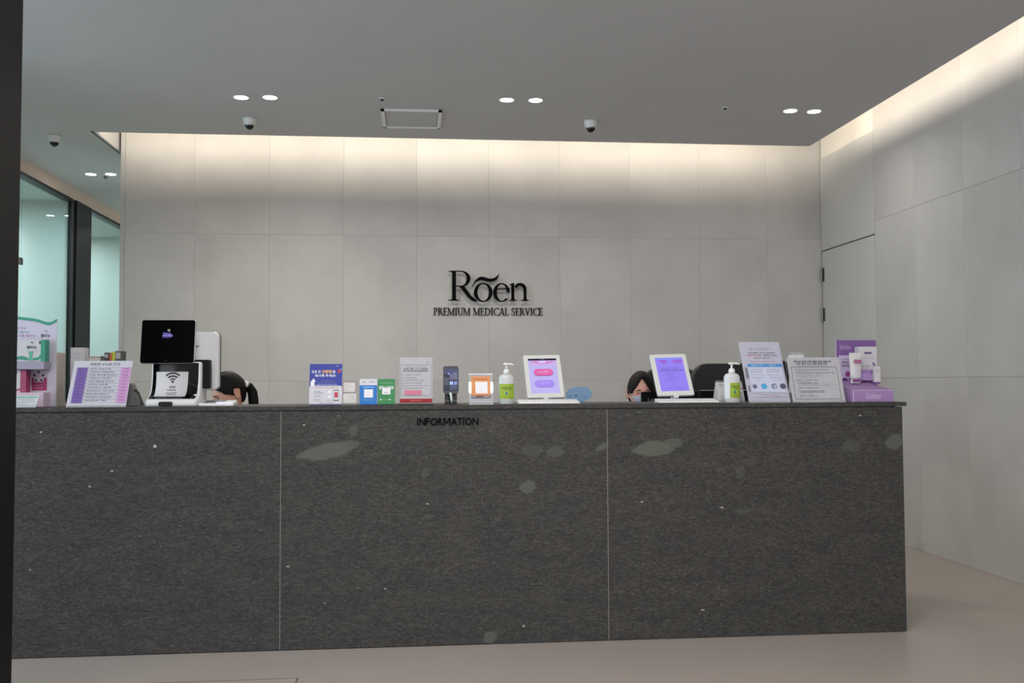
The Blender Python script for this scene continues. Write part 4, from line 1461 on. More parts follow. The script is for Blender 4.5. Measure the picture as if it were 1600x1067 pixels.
# carton
Yc2 = Yk - 0.055
t = thing('carton', 'white and lilac cosmetic carton standing against the purple backboard', 'box', (cx(1356.5, Yc2, 570), Yc2, CT + zb + (zbk - zb) * (Yc2 + .05 - Yq) / dep + .0005))
k2 = cx(1357, Yc2, 570) - cx(1356, Yc2, 570)
hq = zz(1356, 541.5, Yc2) - t.location.z
obj('box', MB().box(-14 * k2, 14 * k2, 0, 0.05, 0, hq), ink((204, 200, 206)), t, bevel=0.0008)
s = Sheet(t, (-14 * k2, 0, 0), (1, 0, 0), (0, 0, 1), 28 * k2, hq)
s.rect(0, .66, 1, .985, PURL, 1)
s.rect(0, .985, 1, 1, ink((54, 34, 74)), 1)
s.rect(.30, .155, .70, .215, ink((84, 62, 110)), 1)
s.text('ESTHOCE', .34, .17, .66, .20, ink((180, 160, 196)), 2)
s.text('Repair cream', .28, .26, .74, .285, LGREY, 2)
s.text('Skin barrier moisture', .22, .32, .80, .345, GREY, 2)
s.rect(.15, .45, .8, .455, LGREY, 1, 'printed_line')
for y_, e_ in ((.54, .58), (.60, .52), (.665, .42), (.73, .48)):
    s.text('보습 재생 진정', .15, y_, e_, y_ + .03, GREY, 3)
for fx, fy in ((.80, .50), (.70, .74), (.86, .58)):
    for i in range(5):
        s.disc(fx + .05 * math.cos(R(72 * i)), fy + .03 * math.sin(R(72 * i)), .035, ink((128, 104, 158)), 2 + i * .1)
s.done()

# tube
t = onplinth(1337, 600, 'white cosmetic tube with magenta label standing on the purple plinth', 'tube', 'tube')
k2 = (t.location - CAM).length / F
hq = 45 * k2
rs = []
for i in range(9):
    f = i / 8
    wx = (8.0 + 1.2 * f) * k2
    wy = 0.016 * (1 - f) + 0.0012
    rs.append([Vector((wx * math.cos(2 * math.pi * j / 24), wy * math.sin(2 * math.pi * j / 24), 6 * k2 + f * (hq - 6 * k2))) for j in range(24)])
obj('body', MB().rings(rs, True), mat('tube_white', (216, 214, 216), 0.35), t, True)
obj('cap', MB().lathe([(7.2 * k2, 0), (7.6 * k2, 1 * k2), (7.6 * k2, 6 * k2)], 24, 1, 0.62), WHITEP, t, True)
s = Sheet(t, (-8 * k2, -0.0185, 0), (1, 0, 0), (0, 0, 1), 16 * k2, hq)
s.rect(.06, .86, .96, .96, ink((132, 70, 132)), 1)
s.rect(.24, .23, .94, .34, ink((160, 66, 118)), 1)
s.text('ESTHOCE', .30, .26, .88, .31, ink((216, 170, 196)), 2)
s.text('Repair', .3, .13, .7, .16, ink((200, 170, 150)), 2)
for y_, e_ in ((.41, .9), (.47, .7), (.54, .86), (.6, .8), (.67, .85), (.73, .8)):
    s.rect(.32, y_, e_, y_ + .008, LGREY, 1, 'printed_line')
s.text('100 ml', .5, .80, .86, .835, LGREY, 2)
s.done()

# vial
t = onplinth(1370, 601, 'narrow white sample box with purple foot at the plinth edge', 'sample_box', 'box')
k2 = (t.location - CAM).length / F
obj('box', MB().box(-4.5 * k2, 4.5 * k2, -0.009, 0.009, 3 * k2, 26 * k2), ink((206, 202, 208)), t, bevel=0.0006)
obj('foot', MB().box(-4.2 * k2, 4.2 * k2, -0.0085, 0.0085, 0, 3 * k2), PURD, t)
s = Sheet(t, (-4.5 * k2, -0.009, 0), (1, 0, 0), (0, 0, 1), 9 * k2, 26 * k2)
s.text('EST', .25, .20, .75, .28, GREY, 1)
s.text('SKIN', .2, .31, .8, .35, LGREY, 1)
s.done()

# --- cosmetic display by the pier
Yd = YC + 0.20
t = thing('display_stand', 'white display stand with wavy teal top edge beside the dark pier', 'display', (cx(87, Yd), Yd, CT))
k = cx(88, Yd) - cx(87, Yd)
zt0 = zz(80, 500, Yd) - CT


def wave(x):
    return zt0 + k * (-3.0 * math.exp(-((x + 14) / 12) ** 2) * 1.3 + 5.5 * max(0, min(1, (-x - 14) / 48)) + 3 * max(0, (x + 8) / 8))


xs_ = [-92 + 92 * i / 40 for i in range(41)]
LIL = mat('lilac_board', (190, 186, 204), 0.55)
TEAL, PINK = ink((54, 142, 118)), ink((150, 52, 96))
poly = [(-92 * k, 0), (0, 0)] + [(x * k, wave(x)) for x in xs_[::-1]]
bkb = obj('backboard', MB().prism(poly, (1, 0, 0), (0, 0, 1), (0, 1, 0), 0.005), LIL, t)
mb = MB()
for a_, b_2 in zip(xs_[:-1], xs_[1:]):
    mb.add([(a_ * k, -0.0012, wave(a_) - 4.5 * k), (b_2 * k, -0.0012, wave(b_2) - 4.5 * k), (b_2 * k, -0.0012, wave(b_2) + .2 * k), (a_ * k, -0.0012, wave(a_) + .2 * k)], [(0, 1, 2, 3)])
obj('wavy_trim', mb, TEAL, t)
obj('support_wing', MB().prism([(0, 0), (0.0, 88 * k), (0.10, 88 * k), (0.10, 10 * k), (0.13, 0)], (0, 1, 0), (0, 0, 1), (1, 0, 0), 0.004, (-0.001, 0.005, 0)), mat('board_beige', (178, 166, 158), 0.6), t)
sh = 60 * k
obj('shelf', MB().box(-92 * k, -8 * k, -0.085, 0, sh, 72.5 * k), mat('shelf_lilac', (150, 146, 164), 0.6), t, bevel=0.001)
obj('base_tray', MB().box(-92 * k, -8 * k, -0.085, 0, 0, 23 * k), mat('tray_pink', (206, 184, 200), 0.6), t, bevel=0.001)
s = Sheet(bkb, (-92 * k, 0, 0), (1, 0, 0), (0, 0, 1), 92 * k, zt0)
X_ = lambda u: (u - (87 - 92)) / 92
Y_ = lambda v: 1 - (633 - v) * k / zt0
s.text('엘라뉴', X_(62), Y_(515), X_(77), Y_(520.5), DK, 2, .02)
s.poly([(X_(68 + 5 * math.cos(R(a))), Y_(514 - 5 * math.sin(R(a)))) for a in range(20, 110, 15)] + [(X_(68 + 4 * math.cos(R(a))), Y_(514 - 4 * math.sin(R(a)))) for a in range(105, 15, -15)], GREY, 2)
s.text('하루 한번 면역', X_(10), Y_(504), X_(38), Y_(507.5), ink((110, 90, 120)), 2)
s.text('올바른 엘라뉴', X_(12), Y_(510), X_(46), Y_(514), ink((70, 140, 130)), 2)
s.text('건강기능식품 엘라뉴', X_(6), Y_(516), X_(54), Y_(520), ink((150, 70, 120)), 2)
s.rect(X_(49), Y_(586), X_(73), Y_(607), PINK, 1)
s.text('장 건강 유산균', X_(53), Y_(597), X_(66), Y_(599.5), ink((216, 170, 190)), 2)
s.text('건강기능식품', X_(53), Y_(602), X_(66), Y_(604), ink((216, 170, 190)), 2)
for i in range(5):
    a = R(90 + 72 * i)
    s.disc(X_(60 + 6.2 * math.cos(a)), Y_(584.5 - 6.2 * math.sin(a)), 4.2 / 92, ink((204, 200, 214)), 3 + .2 * i)
    s.disc(X_(60 + 7.2 * math.cos(a)), Y_(584.5 - 7.2 * math.sin(a)), 2.2 / 92, ink((92, 34, 84)), 5)
s.disc(X_(60), Y_(584.5), 6 / 92, ink((204, 200, 214)), 4)
s.text('유산균', X_(56), Y_(582.5), X_(64), Y_(586), DK, 5)
s.done()
px0 = t.location.copy()

t = thing('carton', 'white carton with teal end and teal wave standing on the display shelf', 'box', (px0.x, px0.y, CT + 72.5 * k + 0.0005))
hq = 35 * k
obj('box', MB().box(-72 * k, -11 * k, -0.07, -0.02, 0, hq), ink((190, 190, 194)), t, bevel=0.001)
obj('end_flap', MB().box(-15.5 * k, -8.5 * k, -0.071, -0.019, -0.0, hq), TEAL, t, bevel=0.001)
s = Sheet(t, (-72 * k, -0.0712, 0), (1, 0, 0), (0, 0, 1), 63 * k, hq)
s.text('엘라뉴', .56, .28, .80, .42, DK, 2, .02)
s.poly([(.68 + .05 * math.cos(R(a)), .2 - .1 * math.sin(R(a))) for a in range(20, 170, 25)], GREY, 2)
s.text('건강 유산균 보험', .54, .50, .84, .55, LGREY, 2)
s.rect(.86, .06, .90, .2, GREY, 2)
s.poly([(.3, .80), (.45, .74), (.6, .84), (.6, .95), (.4, .9), (.3, .92)], TEAL, 2)
s.poly([(.72, .86), (.84, .8), (.92, .64), (.92, .8), (.84, .94), (.72, .95)], TEAL, 2)
s.poly([(.60, .55), (.72, .55), (.70, .68), (.69, .78), (.72, .95), (.60, .95), (.63, .78), (.62, .68)], ink((84, 164, 140)), 3)
s.done()
t = thing('carton', 'white carton with pink end standing on the low tray by the dark pier', 'box', (px0.x, px0.y, CT + 23 * k + 0.0005))
hq = 36 * k
obj('box', MB().box(-82 * k, -46 * k, -0.07, -0.02, 0, hq), ink((190, 188, 190)), t, bevel=0.001)
obj('end_flap', MB().box(-46 * k, -37 * k, -0.0705, -0.0195, 0, hq), ink((150, 62, 96)), t, bevel=0.001)
s = Sheet(t, (-82 * k, -0.0705, 0), (1, 0, 0), (0, 0, 1), 36 * k, hq)
s.rect(.78, .06, .86, .18, GREY, 1)
s.poly([(.3, .98), (.6, .92), (1, .82), (1, .9), (.6, 1), (.3, 1)], ink((160, 70, 104)), 1)
s.done()
# info card in front of it
Yi = YC + 0.05
t = thing('info_card', 'small white info card with green stripe before the teal topped display', 'sign', (cx(40, Yi), Yi, CT))
k = cx(41, Yi) - cx(40, Yi)
obj('card', MB().prism([(-50 * k, 0), (16 * k, 0), (19 * k, 20 * k), (-50 * k, 20 * k)], (1, 0, 0), Vector((0, .3, 1)).normalized(), (0, 1, 0), 0.003), ink((196, 200, 206)), t)
obj('back_leg', MB().box(-30 * k, -10 * k, 0.03, 0.032, 0, 16 * k).box(-30 * k, -10 * k, 0.004, 0.032, 0, 0.002), ink((196, 200, 206)), t)
s = Sheet(t, (-50 * k, -0.0005, 0), (1, 0, 0), Vector((0, .3, 1)), 68 * k, 20 * k)
s.rect(.50, .08, .97, .2, ink((110, 172, 156)), 1)
for y_, e_ in ((.3, .9), (.48, .93), (.64, .72), (.82, .95)):
    s.text('건강기능식품 섭취 안내 문의', .5, y_, e_, y_ + .08, GREY, 2)
s.done()

# --- boxes and booklets behind the price list
Yv = YC + 0.26
k = cx(101, Yv) - cx(100, Yv)
t = thing('carton', 'tall white carton behind the lilac price table', 'box', (cx(120, Yv), Yv, CT))
zt_ = zz(120, 543, Yv) - CT
obj('box', MB().box(-11 * k, 11 * k, 0, 0.06, 0, zt_), ink((186, 184, 190)), t, bevel=0.001)
obj('flap', MB().box(-10.6 * k, 10.6 * k, -0.0015, 0, zt_ * .9, zt_ * .905).box(-10 * k, 9 * k, -0.002, 0, 0, zt_ * .72), ink((176, 174, 182)), t)
t = thing('carton', 'short white carton between the tall carton and the booklets', 'box', (cx(147.5, Yv), Yv, CT))
zt_ = zz(148, 557.5, Yv) - CT
obj('box', MB().box(-9.5 * k, 8.5 * k, 0, 0.06, 0, zt_), ink((182, 178, 174)), t, bevel=0.001)
obj('lid', MB().box(-7.5 * k, 9.3 * k, -0.004, 0.062, zt_, zt_ + 0.004), ink((190, 184, 176)), t)
t = thing('booklet_rack', 'grey plastic rack holding booklets behind the price table', 'rack', (cx(175, Yv), Yv - 0.02, CT))
obj('rack', MB().box(-17 * k, 15 * k, 0, 0.003, 0, 48 * k).box(-17 * k, 15 * k, 0.09, 0.093, 0, 56 * k).box(-17 * k, 15 * k, 0, 0.093, 0, 0.003).box(-17.8 * k, -17 * k, 0, 0.093, 0, 48 * k).box(15 * k, 15.8 * k, 0, 0.093, 0, 48 * k), mat('smoked_acrylic', (132, 130, 132), 0.3), t)
for (u_, w_, vt_, c_2, lab, lean) in ((161, 7, 551, (58, 48, 48), 'dark brown booklet, first in the grey rack', 2.5), (168.5, 4, 551.5, (168, 92, 48), 'orange booklet in the grey rack behind the price table', 3),
                                       (173, 4.5, 549.5, (164, 170, 44), 'lime green booklet in the grey rack behind the price table', 3), (178, 9.5, 548.5, (78, 78, 80), 'thick dark grey booklet with a pale label, last in the rack', 2.5)):
    b0 = thing('booklet', lab, 'booklet', (cx(u_, Yv), Yv - 0.012, CT + 0.0035), 0, 'booklets in the grey rack')
    hh = zz(u_, vt_, Yv) - CT - 0.0035
    lx = lean * k
    obj('cover', MB().add([(0, 0, 0), (w_ * k, 0, 0), (w_ * k, 0.075, 0), (0, 0.075, 0), (lx, 0, hh), (lx + w_ * k, 0, hh), (lx + w_ * k, 0.075, hh), (lx, 0.075, hh)],
                          [(0, 3, 2, 1), (4, 5, 6, 7), (0, 1, 5, 4), (1, 2, 6, 5), (2, 3, 7, 6), (3, 0, 4, 7)]), ink(c_2), b0)
    if w_ > 5:
        zl = 0.86 if w_ > 8 else 0.9
        obj('label_strip', MB().add([(lx * zl + .1 * w_ * k, -0.0006, hh * zl), (lx * zl + .85 * w_ * k, -0.0006, hh * zl), (lx + .85 * w_ * k, -0.0006, hh * .97), (lx + .1 * w_ * k, -0.0006, hh * .97)], [(0, 1, 2, 3)]), ink((150, 148, 146)), b0)
# grey pouch-like stand and black cable between price list and kiosk
Yg = YC + 0.15
k = cx(201, Yg) - cx(200, Yg)
t = thing('tape_dispenser', 'grey wedge shaped dispenser between the price table and the kiosk', 'dispenser', (cx(206, Yg), Yg, CT))
obj('body', MB().prism([(-10 * k, 0), (13 * k, 0), (11 * k, 8 * k), (4 * k, 27 * k), (-1 * k, 37 * k), (-6 * k, 38 * k), (-10 * k, 20 * k)], (1, 0, 0), (0, 0, 1), (0, 1, 0), 0.05), mat('smoked_grey', (96, 94, 94), 0.4), t, bevel=0.003)
obj('band', MB().tube([(5 * k, -0.002, 27 * k), (10 * k, -0.002, 22 * k), (15 * k, -0.002, 10 * k), (18 * k, -0.002, 0.003)], 0.005, 8), BLACK, t)

# ------------------------------------------------------------------ countertop kiosk
Yk0 = YC + 0.04
k = cx(267, Yk0) - cx(266, Yk0)
t = thing('kiosk', 'white countertop kiosk with black screen and taped paper notice', 'kiosk', (cx(267, Yk0), Yk0, CT))
prof = [(0, 0.0), (-0.004, 0.008), (-0.003, .024), (0.008, .032), (0.03, .039), (0.055, .052), (0.074, .078), (0.086, .12), (0.091, .165), (0.094, .20)]
back = [(0.20, .20), (0.205, .12), (0.215, 0.0)]
sec = prof + back


def bodysec(x, inset=0.0, zs=1.0):
    return [Vector((x, p[0] + inset * (1 if i < len(prof) else -1), max(p[1] * zs, 0))) for i, p in enumerate(sec)]


bx = [(-40 * k, 0.012, .97), (-38.5 * k, 0.003, .995), (-35 * k, 0, 1), (36.8 * k, 0, 1), (39 * k, 0.003, .995), (40.5 * k, 0.014, .97)]
obj('body', MB().rings([bodysec(*q) for q in bx], True), mat('kiosk_white', (214, 215, 216), 0.3), t, True, bevel=0.002)


def curve_strip(pts, x0, x1, off, m, name, xt=0.0):
    mb = MB()
    n = len(pts)
    nr = []
    for i in range(n):
        d = Vector((0, pts[min(i + 1, n - 1)][0] - pts[max(i - 1, 0)][0], pts[min(i + 1, n - 1)][1] - pts[max(i - 1, 0)][1])).normalized()
        nr.append(Vector((0, -d.z, d.y)))
    a = [Vector((x0 + xt * i / n, p[0], p[1])) + nr[i] * off for i, p in enumerate(pts)]
    b = [Vector((x1 - xt * i / n, p[0], p[1])) + nr[i] * off for i, p in enumerate(pts)]
    a2 = [p - nr[i] * 0.0012 for i, p in enumerate(a)]
    b2 = [p - nr[i] * 0.0012 for i, p in enumerate(b)]
    mb.rings([a, b, b2, a2, a], False, closed=False)
    return obj(name, mb, m, t, True)


fp = [(0.010, .0335), (0.03, .040), (0.055, .053), (0.074, .079), (0.086, .12), (0.0895, .165), (0.0925, .195)]
# smoothing the curve by interpolation


fd = dense(fp)
curve_strip(fd, -36.5 * k, 36 * k, 0.0022, GLOSSBLACK, 'black_front')
wp = [p for p in fd if .039 < p[1] < .160]
note = curve_strip(wp, -30 * k, 19 * k, 0.0045, mat('paper_white', (200, 202, 208), 0.6), 'paper_notice', -1 * k)


def on_curve(f):
    """point and normal on the paper at arc fraction f from the bottom"""
    n = len(wp)
    x = f * (n - 1)
    i = min(int(x), n - 2)
    g = x - i
    p = Vector((0, wp[i][0] * (1 - g) + wp[i + 1][0] * g, wp[i][1] * (1 - g) + wp[i + 1][1] * g))
    d = Vector((0, wp[i + 1][0] - wp[i][0], wp[i + 1][1] - wp[i][1])).normalized()
    return p + Vector((0, -d.z, d.y)) * 0.0058


# arc-length parametrisation by z so that print is placed where it is seen
def by_z(z):
    for i in range(len(wp) - 1):
        if wp[i][1] <= z <= wp[i + 1][1]:
            return on_curve((i + (z - wp[i][1]) / (wp[i + 1][1] - wp[i][1])) / (len(wp) - 1))
    return on_curve(0.98 if z > wp[-1][1] else 0.02)


cxw = -4.5 * k
pm = MB()
zc = .107
for r1, r2 in ((16.6, 14.0), (11.6, 9.0), (6.6, 4.2)):
    n = 12
    o_, i_ = [], []
    for q in range(n + 1):
        a = R(45 + 90 * q / n)
        for rr, lst in ((r1, o_), (r2, i_)):
            pz = by_z(zc + rr * k * math.sin(a))
            lst.append((cxw + rr * k * math.cos(a), pz.y, pz.z))
    pm.rings([o_, i_], False, closed=False)
n = 12
ring_ = [(cxw + 2 * k * math.cos(2 * math.pi * q / n), *tuple(by_z(zc + 0.6 * k + 2 * k * math.sin(2 * math.pi * q / n)))[1:]) for q in range(n)]
pm.add(ring_, [tuple(range(n))])
obj('wireless_symbol', pm, DK, note, flip=False)['kind'] = 'stuff'
pm = MB()
batch(['WiFi', '비밀번호', 'roenmedical1234', '입력해 주세요'], .015)
for tx, x0_, x1_, z0_, z1_ in (('WiFi', -9.5, 0.5, .077, .090), ('비밀번호', -12, 2, .066, .0735), ('roenmedical1234', -13, 4, .054, .0585), ('입력해 주세요', -11, 3, .045, .0495)):
    vs, fs, _ = glyphs(tx, .015)
    pm.add([(x0_ * k + (x1_ - x0_) * k * a, *tuple(by_z(z0_ + (z1_ - z0_) * b))[1:]) for a, b in vs], fs)
obj('lettering', pm, DK, note, flip=False)['kind'] = 'stuff'
obj('cable_port', MB().prism(rrect(22 * k, 7.5 * k, 3 * k, -19 * k, -1.2 * k), (1, 0, 0), (0, 0, 1), (0, 1, 0), 0.004, (0, -0.007, 0.004)), BLACK, t)
# front screen
Ys = Yk0 + 0.06
zs0, zs1 = zz(262, 567.5, Ys) - CT, zz(262, 500, Ys + .03) - CT
xs0, xs1 = cx(218.5, Ys, 567) - t.location.x, cx(303, Ys, 567) - t.location.x
Hs, ds = zs1 - zs0, 0.03
Ls = math.hypot(Hs, ds)
ey = Vector((0, ds / Ls, Hs / Ls))
n_ = Vector((0, -Hs / Ls, ds / Ls))
ws = xs1 - xs0
obj('screen_back', MB().prism(rrect(ws, Ls, 0.008), (1, 0, 0), ey, -n_, 0.022, (xs0, .06, zs0)), SILVER, t, bevel=0.002)
scr = obj('screen', MB().prism(rrect(ws - .002, Ls - .002, 0.008, .001, .001), (1, 0, 0), ey, n_, 0.004, (xs0, .06, zs0)), mat('screen_black', (3, 3, 4), 0.22, spec=0.15), t, bevel=0.001)
s = Sheet(scr, Vector((xs0, .06, zs0)) + n_ * 0.0042, (1, 0, 0), ey, ws, Ls)
LB = lit((132, 124, 226), 0.9)
s.text('Windows', .405, .295, .555, .345, LB, 1, .02)
s.text('Embedded', .40, .345, .58, .385, lit((176, 170, 240), 0.9), 1, .02)
s.text('Standard 7', .40, .392, .565, .42, lit((104, 96, 190), 0.9), 1)
for dx, dy, c_ in ((0, 0, (110, 130, 90)), (.025, 0, (150, 170, 100)), (0, .03, (120, 110, 210)), (.025, .03, (196, 190, 150))):
    s.rect(.485 + dx, .215 + dy, .505 + dx, .24 + dy, lit(c_, 0.8), 1, 'logo_pane')
s.text('TSC', .45, .925, .51, .945, ink((50, 50, 54)), 1)
s.done()
# rear monitor seen from behind and card reader
Yr = Yk0 + 0.21
zr0, zr1 = zz(325, 609.5, Yr) - CT, zz(325, 518.5, Yr) - CT
xr0, xr1 = cx(250, Yr, 560) - t.location.x, cx(342, Yr, 560) - t.location.x
obj('rear_monitor', MB().prism(rrect(xr1 - xr0, zr1 - zr0, 0.022, seg=8), (1, 0, 0), (0, 0, 1), (0, 1, 0), 0.045, (xr0, 0.205, zr0)), mat('monitor_white', (206, 207, 209), 0.25), t, bevel=0.008)
obj('bezel', MB().prism(rrect(xr1 - xr0, zr1 - zr0, 0.022, seg=8), (1, 0, 0), (0, 0, 1), (0, 1, 0), 0.006, (xr0 + 0.0015, 0.25, zr0)), BLACK, t)
xc0, xc1 = cx(304.5, Yk0 + .12, 585) - t.location.x, cx(328, Yk0 + .12, 585) - t.location.x
zc0, zc1 = zz(316, 607, Yk0 + .12) - CT, zz(316, 562, Yk0 + .12) - CT
obj('card_reader', MB().prism(rrect(xc1 - xc0, zc1 - zc0, 0.007), (1, 0, 0), (0, 0, 1), (0, 1, 0), 0.05, (xc0, .11, zc0)), mat('reader_black', (12, 12, 13), 0.5, spec=0.2), t, bevel=0.003)
obj('bracket', MB().box(xc0 - 0.02, xc0 + 0.01, .13, .15, zc0 + .03, zc0 + .06).box(-0.02, 0.05, .19, .21, zr0 + .05, zr0 + .15), BLACK, t)
obj('cable', MB().tube([(xc0 + .012, .13, zc0 + .002), (xc0 + .014, .13, zc0 - .025), (xc0 + .006, .12, .03), (xc0 - .03, .10, .008), (xc0 - .06, .10, .006)], 0.0028, 8), BLACK, t, True)
obj('camera_slot', MB().box(xr0 + 58 * k, xr0 + 62 * k, .2035, .2052, zr1 - 26 * k, zr1 - 24 * k).box(xr0 + 62 * k, xr0 + 64.5 * k, .2035, .2052, zr1 - 24 * k, zr1 - 23 * k), BLACK, t)

# --- white signature pad by the kiosk
Yt = YC + 0.05
k = cx(336, Yt) - cx(335, Yt)
t = thing('signature_pad', 'flat white signature pad before the person with a ponytail', 'pad', (cx(335.5, Yt), Yt, CT))
pb_ = MB()
pb_.add([(-26 * k, 0, 0), (29 * k, 0, 0), (27 * k, .13, 0), (-25 * k, .13, 0), (-26 * k, 0, 4.2 * k), (29 * k, 0, 4.2 * k), (27 * k, .13, 9 * k), (-25 * k, .13, 9 * k)],
        [(0, 3, 2, 1), (4, 5, 6, 7), (0, 1, 5, 4), (1, 2, 6, 5), (2, 3, 7, 6), (3, 0, 4, 7)])
obj('body', pb_, WHITEP, t, bevel=0.003)
s = Sheet(t, (-28 * k, 0, 4.25 * k), (1, 0, 0), Vector((0, .13, 4.8 * k)), 56 * k, math.hypot(.13, 4.8 * k))
s.rect(.12, .1, .72, .80, ink((96, 100, 106)), 2, 'display')
s.rect(.50, .62, .94, .93, lit((206, 206, 232), 0.9), 3, 'lit_strip')
s.done()
obj('badge', MB().box(20 * k, 24 * k, -0.001, 0.002, .4 * k, 1.6 * k), WHT, t)


# ------------------------------------------------------------------ staff side: monitors, chairs, people
def monitor(ul, ur, vt, Y, label, silver, word=None):
    X0, X1 = cx(ul, Y), cx(ur, Y)
    w = X1 - X0
    zt = zz((ul + ur) / 2, vt, Y)
    t = thing('monitor', label, 'monitor', ((X0 + X1) / 2, Y, DZ + 0.0005), 0, 'monitors on the staff worktop')
    h = zt - DZ
    obj('housing', MB().prism(rrect(w, h - .07, 0.006, -w / 2, .07), (1, 0, 0), (0, 0, 1), (0, 1, 0), 0.03), mat('monitor_black', (7, 7, 8), 0.5, spec=0.15), t, bevel=0.003)
    obj('panel', MB().box(-w / 2 + .012, w / 2 - .012, .0302, .0315, .085, h - .012), GLOSSBLACK, t)
    obj('stand', MB().box(-.025, .025, .005, .02, .008, .08).prism(rrect(.2, .14, .02, -.1, -.05), (1, 0, 0), (0, 1, 0), (0, 0, 1), .008), BLACK, t)
    if silver:
        obj('top_edge', MB().box(-w / 2, w / 2, -0.0015, .004, h - .004, h + .001), SILVER, t)
    if word:
        s = Sheet(t, (-w / 2, 0, .07), (1, 0, 0), (0, 0, 1), w, h - .07)
        k = w / (ur - ul)
        y0, y1 = (621 - vt) * k / (h - .07), (627.5 - vt) * k / (h - .07)
        s.text(word, 9.5 / (ur - ul), y0, 36 / (ur - ul), y1, ink((120, 122, 124)), 1, .01)
        s.done()


monitor(1003, 1092, 612, YC + 0.50, 'black monitor seen from behind, before the masked person', False, 'Lenovo')
monitor(1094, 1204, 609.2, YC + 0.52, 'black monitor with silver top edge behind the tent card', True)


def chair(X, Y, zt, w, label, face=1, rc=0.10, seat_z=0.46):
    """office chair; face=1 opens towards -Y"""
    t = thing('office_chair', label, 'chair', (X, Y, 0), 0, 'black office chairs behind the counter')
    s_ = -face
    zb = seat_z + 0.10
    obj('backrest', MB().prism(rrect(w, zt - zb, rc, -w / 2, zb, 8), (1, 0, 0), (0, 0, 1), (0, 1, 0), 0.05, (0, 0, 0)), CHAIRBLACK, t, bevel=0.012)
    obj('seat', MB().prism(rrect(w * .94, .46, 0.08, -w * .47, 0), (1, 0, 0), (0, s_, 0), (0, 0, 1), 0.07, (0, -0.02 * face, seat_z - 0.07)), CHAIRBLACK, t, bevel=0.015)
    obj('spine', MB().box(-.03, .03, .03 if face > 0 else -.01, .07 if face > 0 else .02, seat_z - .06, zb + .1).box(-.03, .03, -.25 if face > 0 else -.01, .06 if face > 0 else .25, seat_z - .09, seat_z - .07), BLACK, t)
    cy = -0.23 * face
    obj('post', MB().lathe([(.028, .08), (.028, .25), (.018, .25), (.018, seat_z - .07)], 14, O=(0, cy, 0)), BLACK, t)
    for i in range(5):
        a = R(90 + 72 * i)
        dx, dy = math.cos(a), math.sin(a)
        lg = obj('leg', MB().tube([(0, cy, .10), (.26 * dx, cy + .26 * dy, .065)], [.026, .018], 8), BLACK, t)
        obj('caster', MB().lathe([(.02, 0), (.027, .02), (.027, .035), (.012, .055)], 12, O=(.26 * dx, cy + .26 * dy, 0)), BLACK, lg)
    return t


def back_at(ul, ur, vt, Y):
    return (cx(ul, Y, vt) + cx(ur, Y, vt)) / 2, zz((ul + ur) / 2, vt, Y), cx(ur, Y, vt) - cx(ul, Y, vt)


x_, z_, w_ = back_at(1000, 1098, 572.5, YC + 2.05)
chair(x_, YC + 2.05, z_, w_, 'black high-backed chair partly hidden behind the violet tablet', rc=0.16)
x_, z_, w_ = back_at(1080, 1233, 567.5, YC + 1.02)
chair(x_, YC + 1.02, z_, w_, 'wide black high-backed chair behind the tall notice and tent card', rc=0.10)


# people -----------------------------------------------------------
def skin_body(joints, edges, root):
    """grow a body over a skeleton; joints: name -> (pos, radius)"""
    names = list(joints)
    me = bpy.data.meshes.new('b')
    me.from_pydata([joints[n][0] for n in names], [(names.index(a), names.index(b)) for a, b in edges], [])
    o = bpy.data.objects.new('b', me)
    SCR.collection.objects.link(o)
    md = o.modifiers.new('skin', 'SKIN')
    md.use_smooth_shade = True
    sv = me.skin_vertices[0].data
    for i, n in enumerate(names):
        r = joints[n][1]
        sv[i].radius = (r, r) if not isinstance(r, tuple) else r
        sv[i].use_root = n in root
    ss = o.modifiers.new('s', 'SUBSURF')
    ss.levels = ss.render_levels = 1
    SCR.view_layers[0].update()
    dgp = SCR.view_layers[0].depsgraph
    ev = o.evaluated_get(dgp)
    m2 = ev.to_mesh()
    mb = MB()
    mb.add([v.co.copy() for v in m2.vertices], [tuple(p.vertices) for p in m2.polygons])
    ev.to_mesh_clear()
    bpy.data.objects.remove(o)
    bpy.data.meshes.remove(me)
    return mb


def head_shape(d):
    """unit direction -> point of the head surface; face looks to -Y, Z up, origin at eye height between the ears"""
    x, y, z = d
    rx, ry, rz_ = 0.074, 0.094, 0.115
    p = Vector((x * rx, y * ry, z * rz_))
    if z < 0:                                    # jaw narrows, chin comes forward
        f = -z
        p.x *= 1 - 0.30 * f * f
        if y < 0:
            p.y *= 1 - 0.10 * f
        else:
            p.y *= 1 - 0.45 * f
    if y > 0:
        p.y *= 1.05
    if y < 0:                                     # features
        fr = -y

        def bump(cx0, cz0, sx0, sz0):
            return math.exp(-((p.x - cx0) / sx0) ** 2 - ((p.z - cz0) / sz0) ** 2)
        p.y -= 0.020 * bump(0, -0.038, 0.011, 0.014) * fr          # nose tip
        p.y -= 0.012 * bump(0, -0.018, 0.008, 0.022) * fr          # bridge
        p.y += 0.010 * (bump(0.031, 0, 0.016, 0.011) + bump(-0.031, 0, 0.016, 0.011)) * fr  # sockets
        p.y -= 0.004 * bump(0, 0.022, 0.05, 0.010) * fr            # brow ridge
        p.y -= 0.007 * bump(0, -0.072, 0.018, 0.008) * fr          # lips
        p.y -= 0.008 * bump(0, -0.100, 0.018, 0.012) * fr          # chin
    return p


def sphere_dirs(nu, nv):
    return [[(math.sin(math.pi * i / nv) * math.cos(2 * math.pi * j / nu), math.sin(math.pi * i / nv) * math.sin(2 * math.pi * j / nu), math.cos(math.pi * i / nv)) for j in range(nu)] for i in range(nv + 1)]


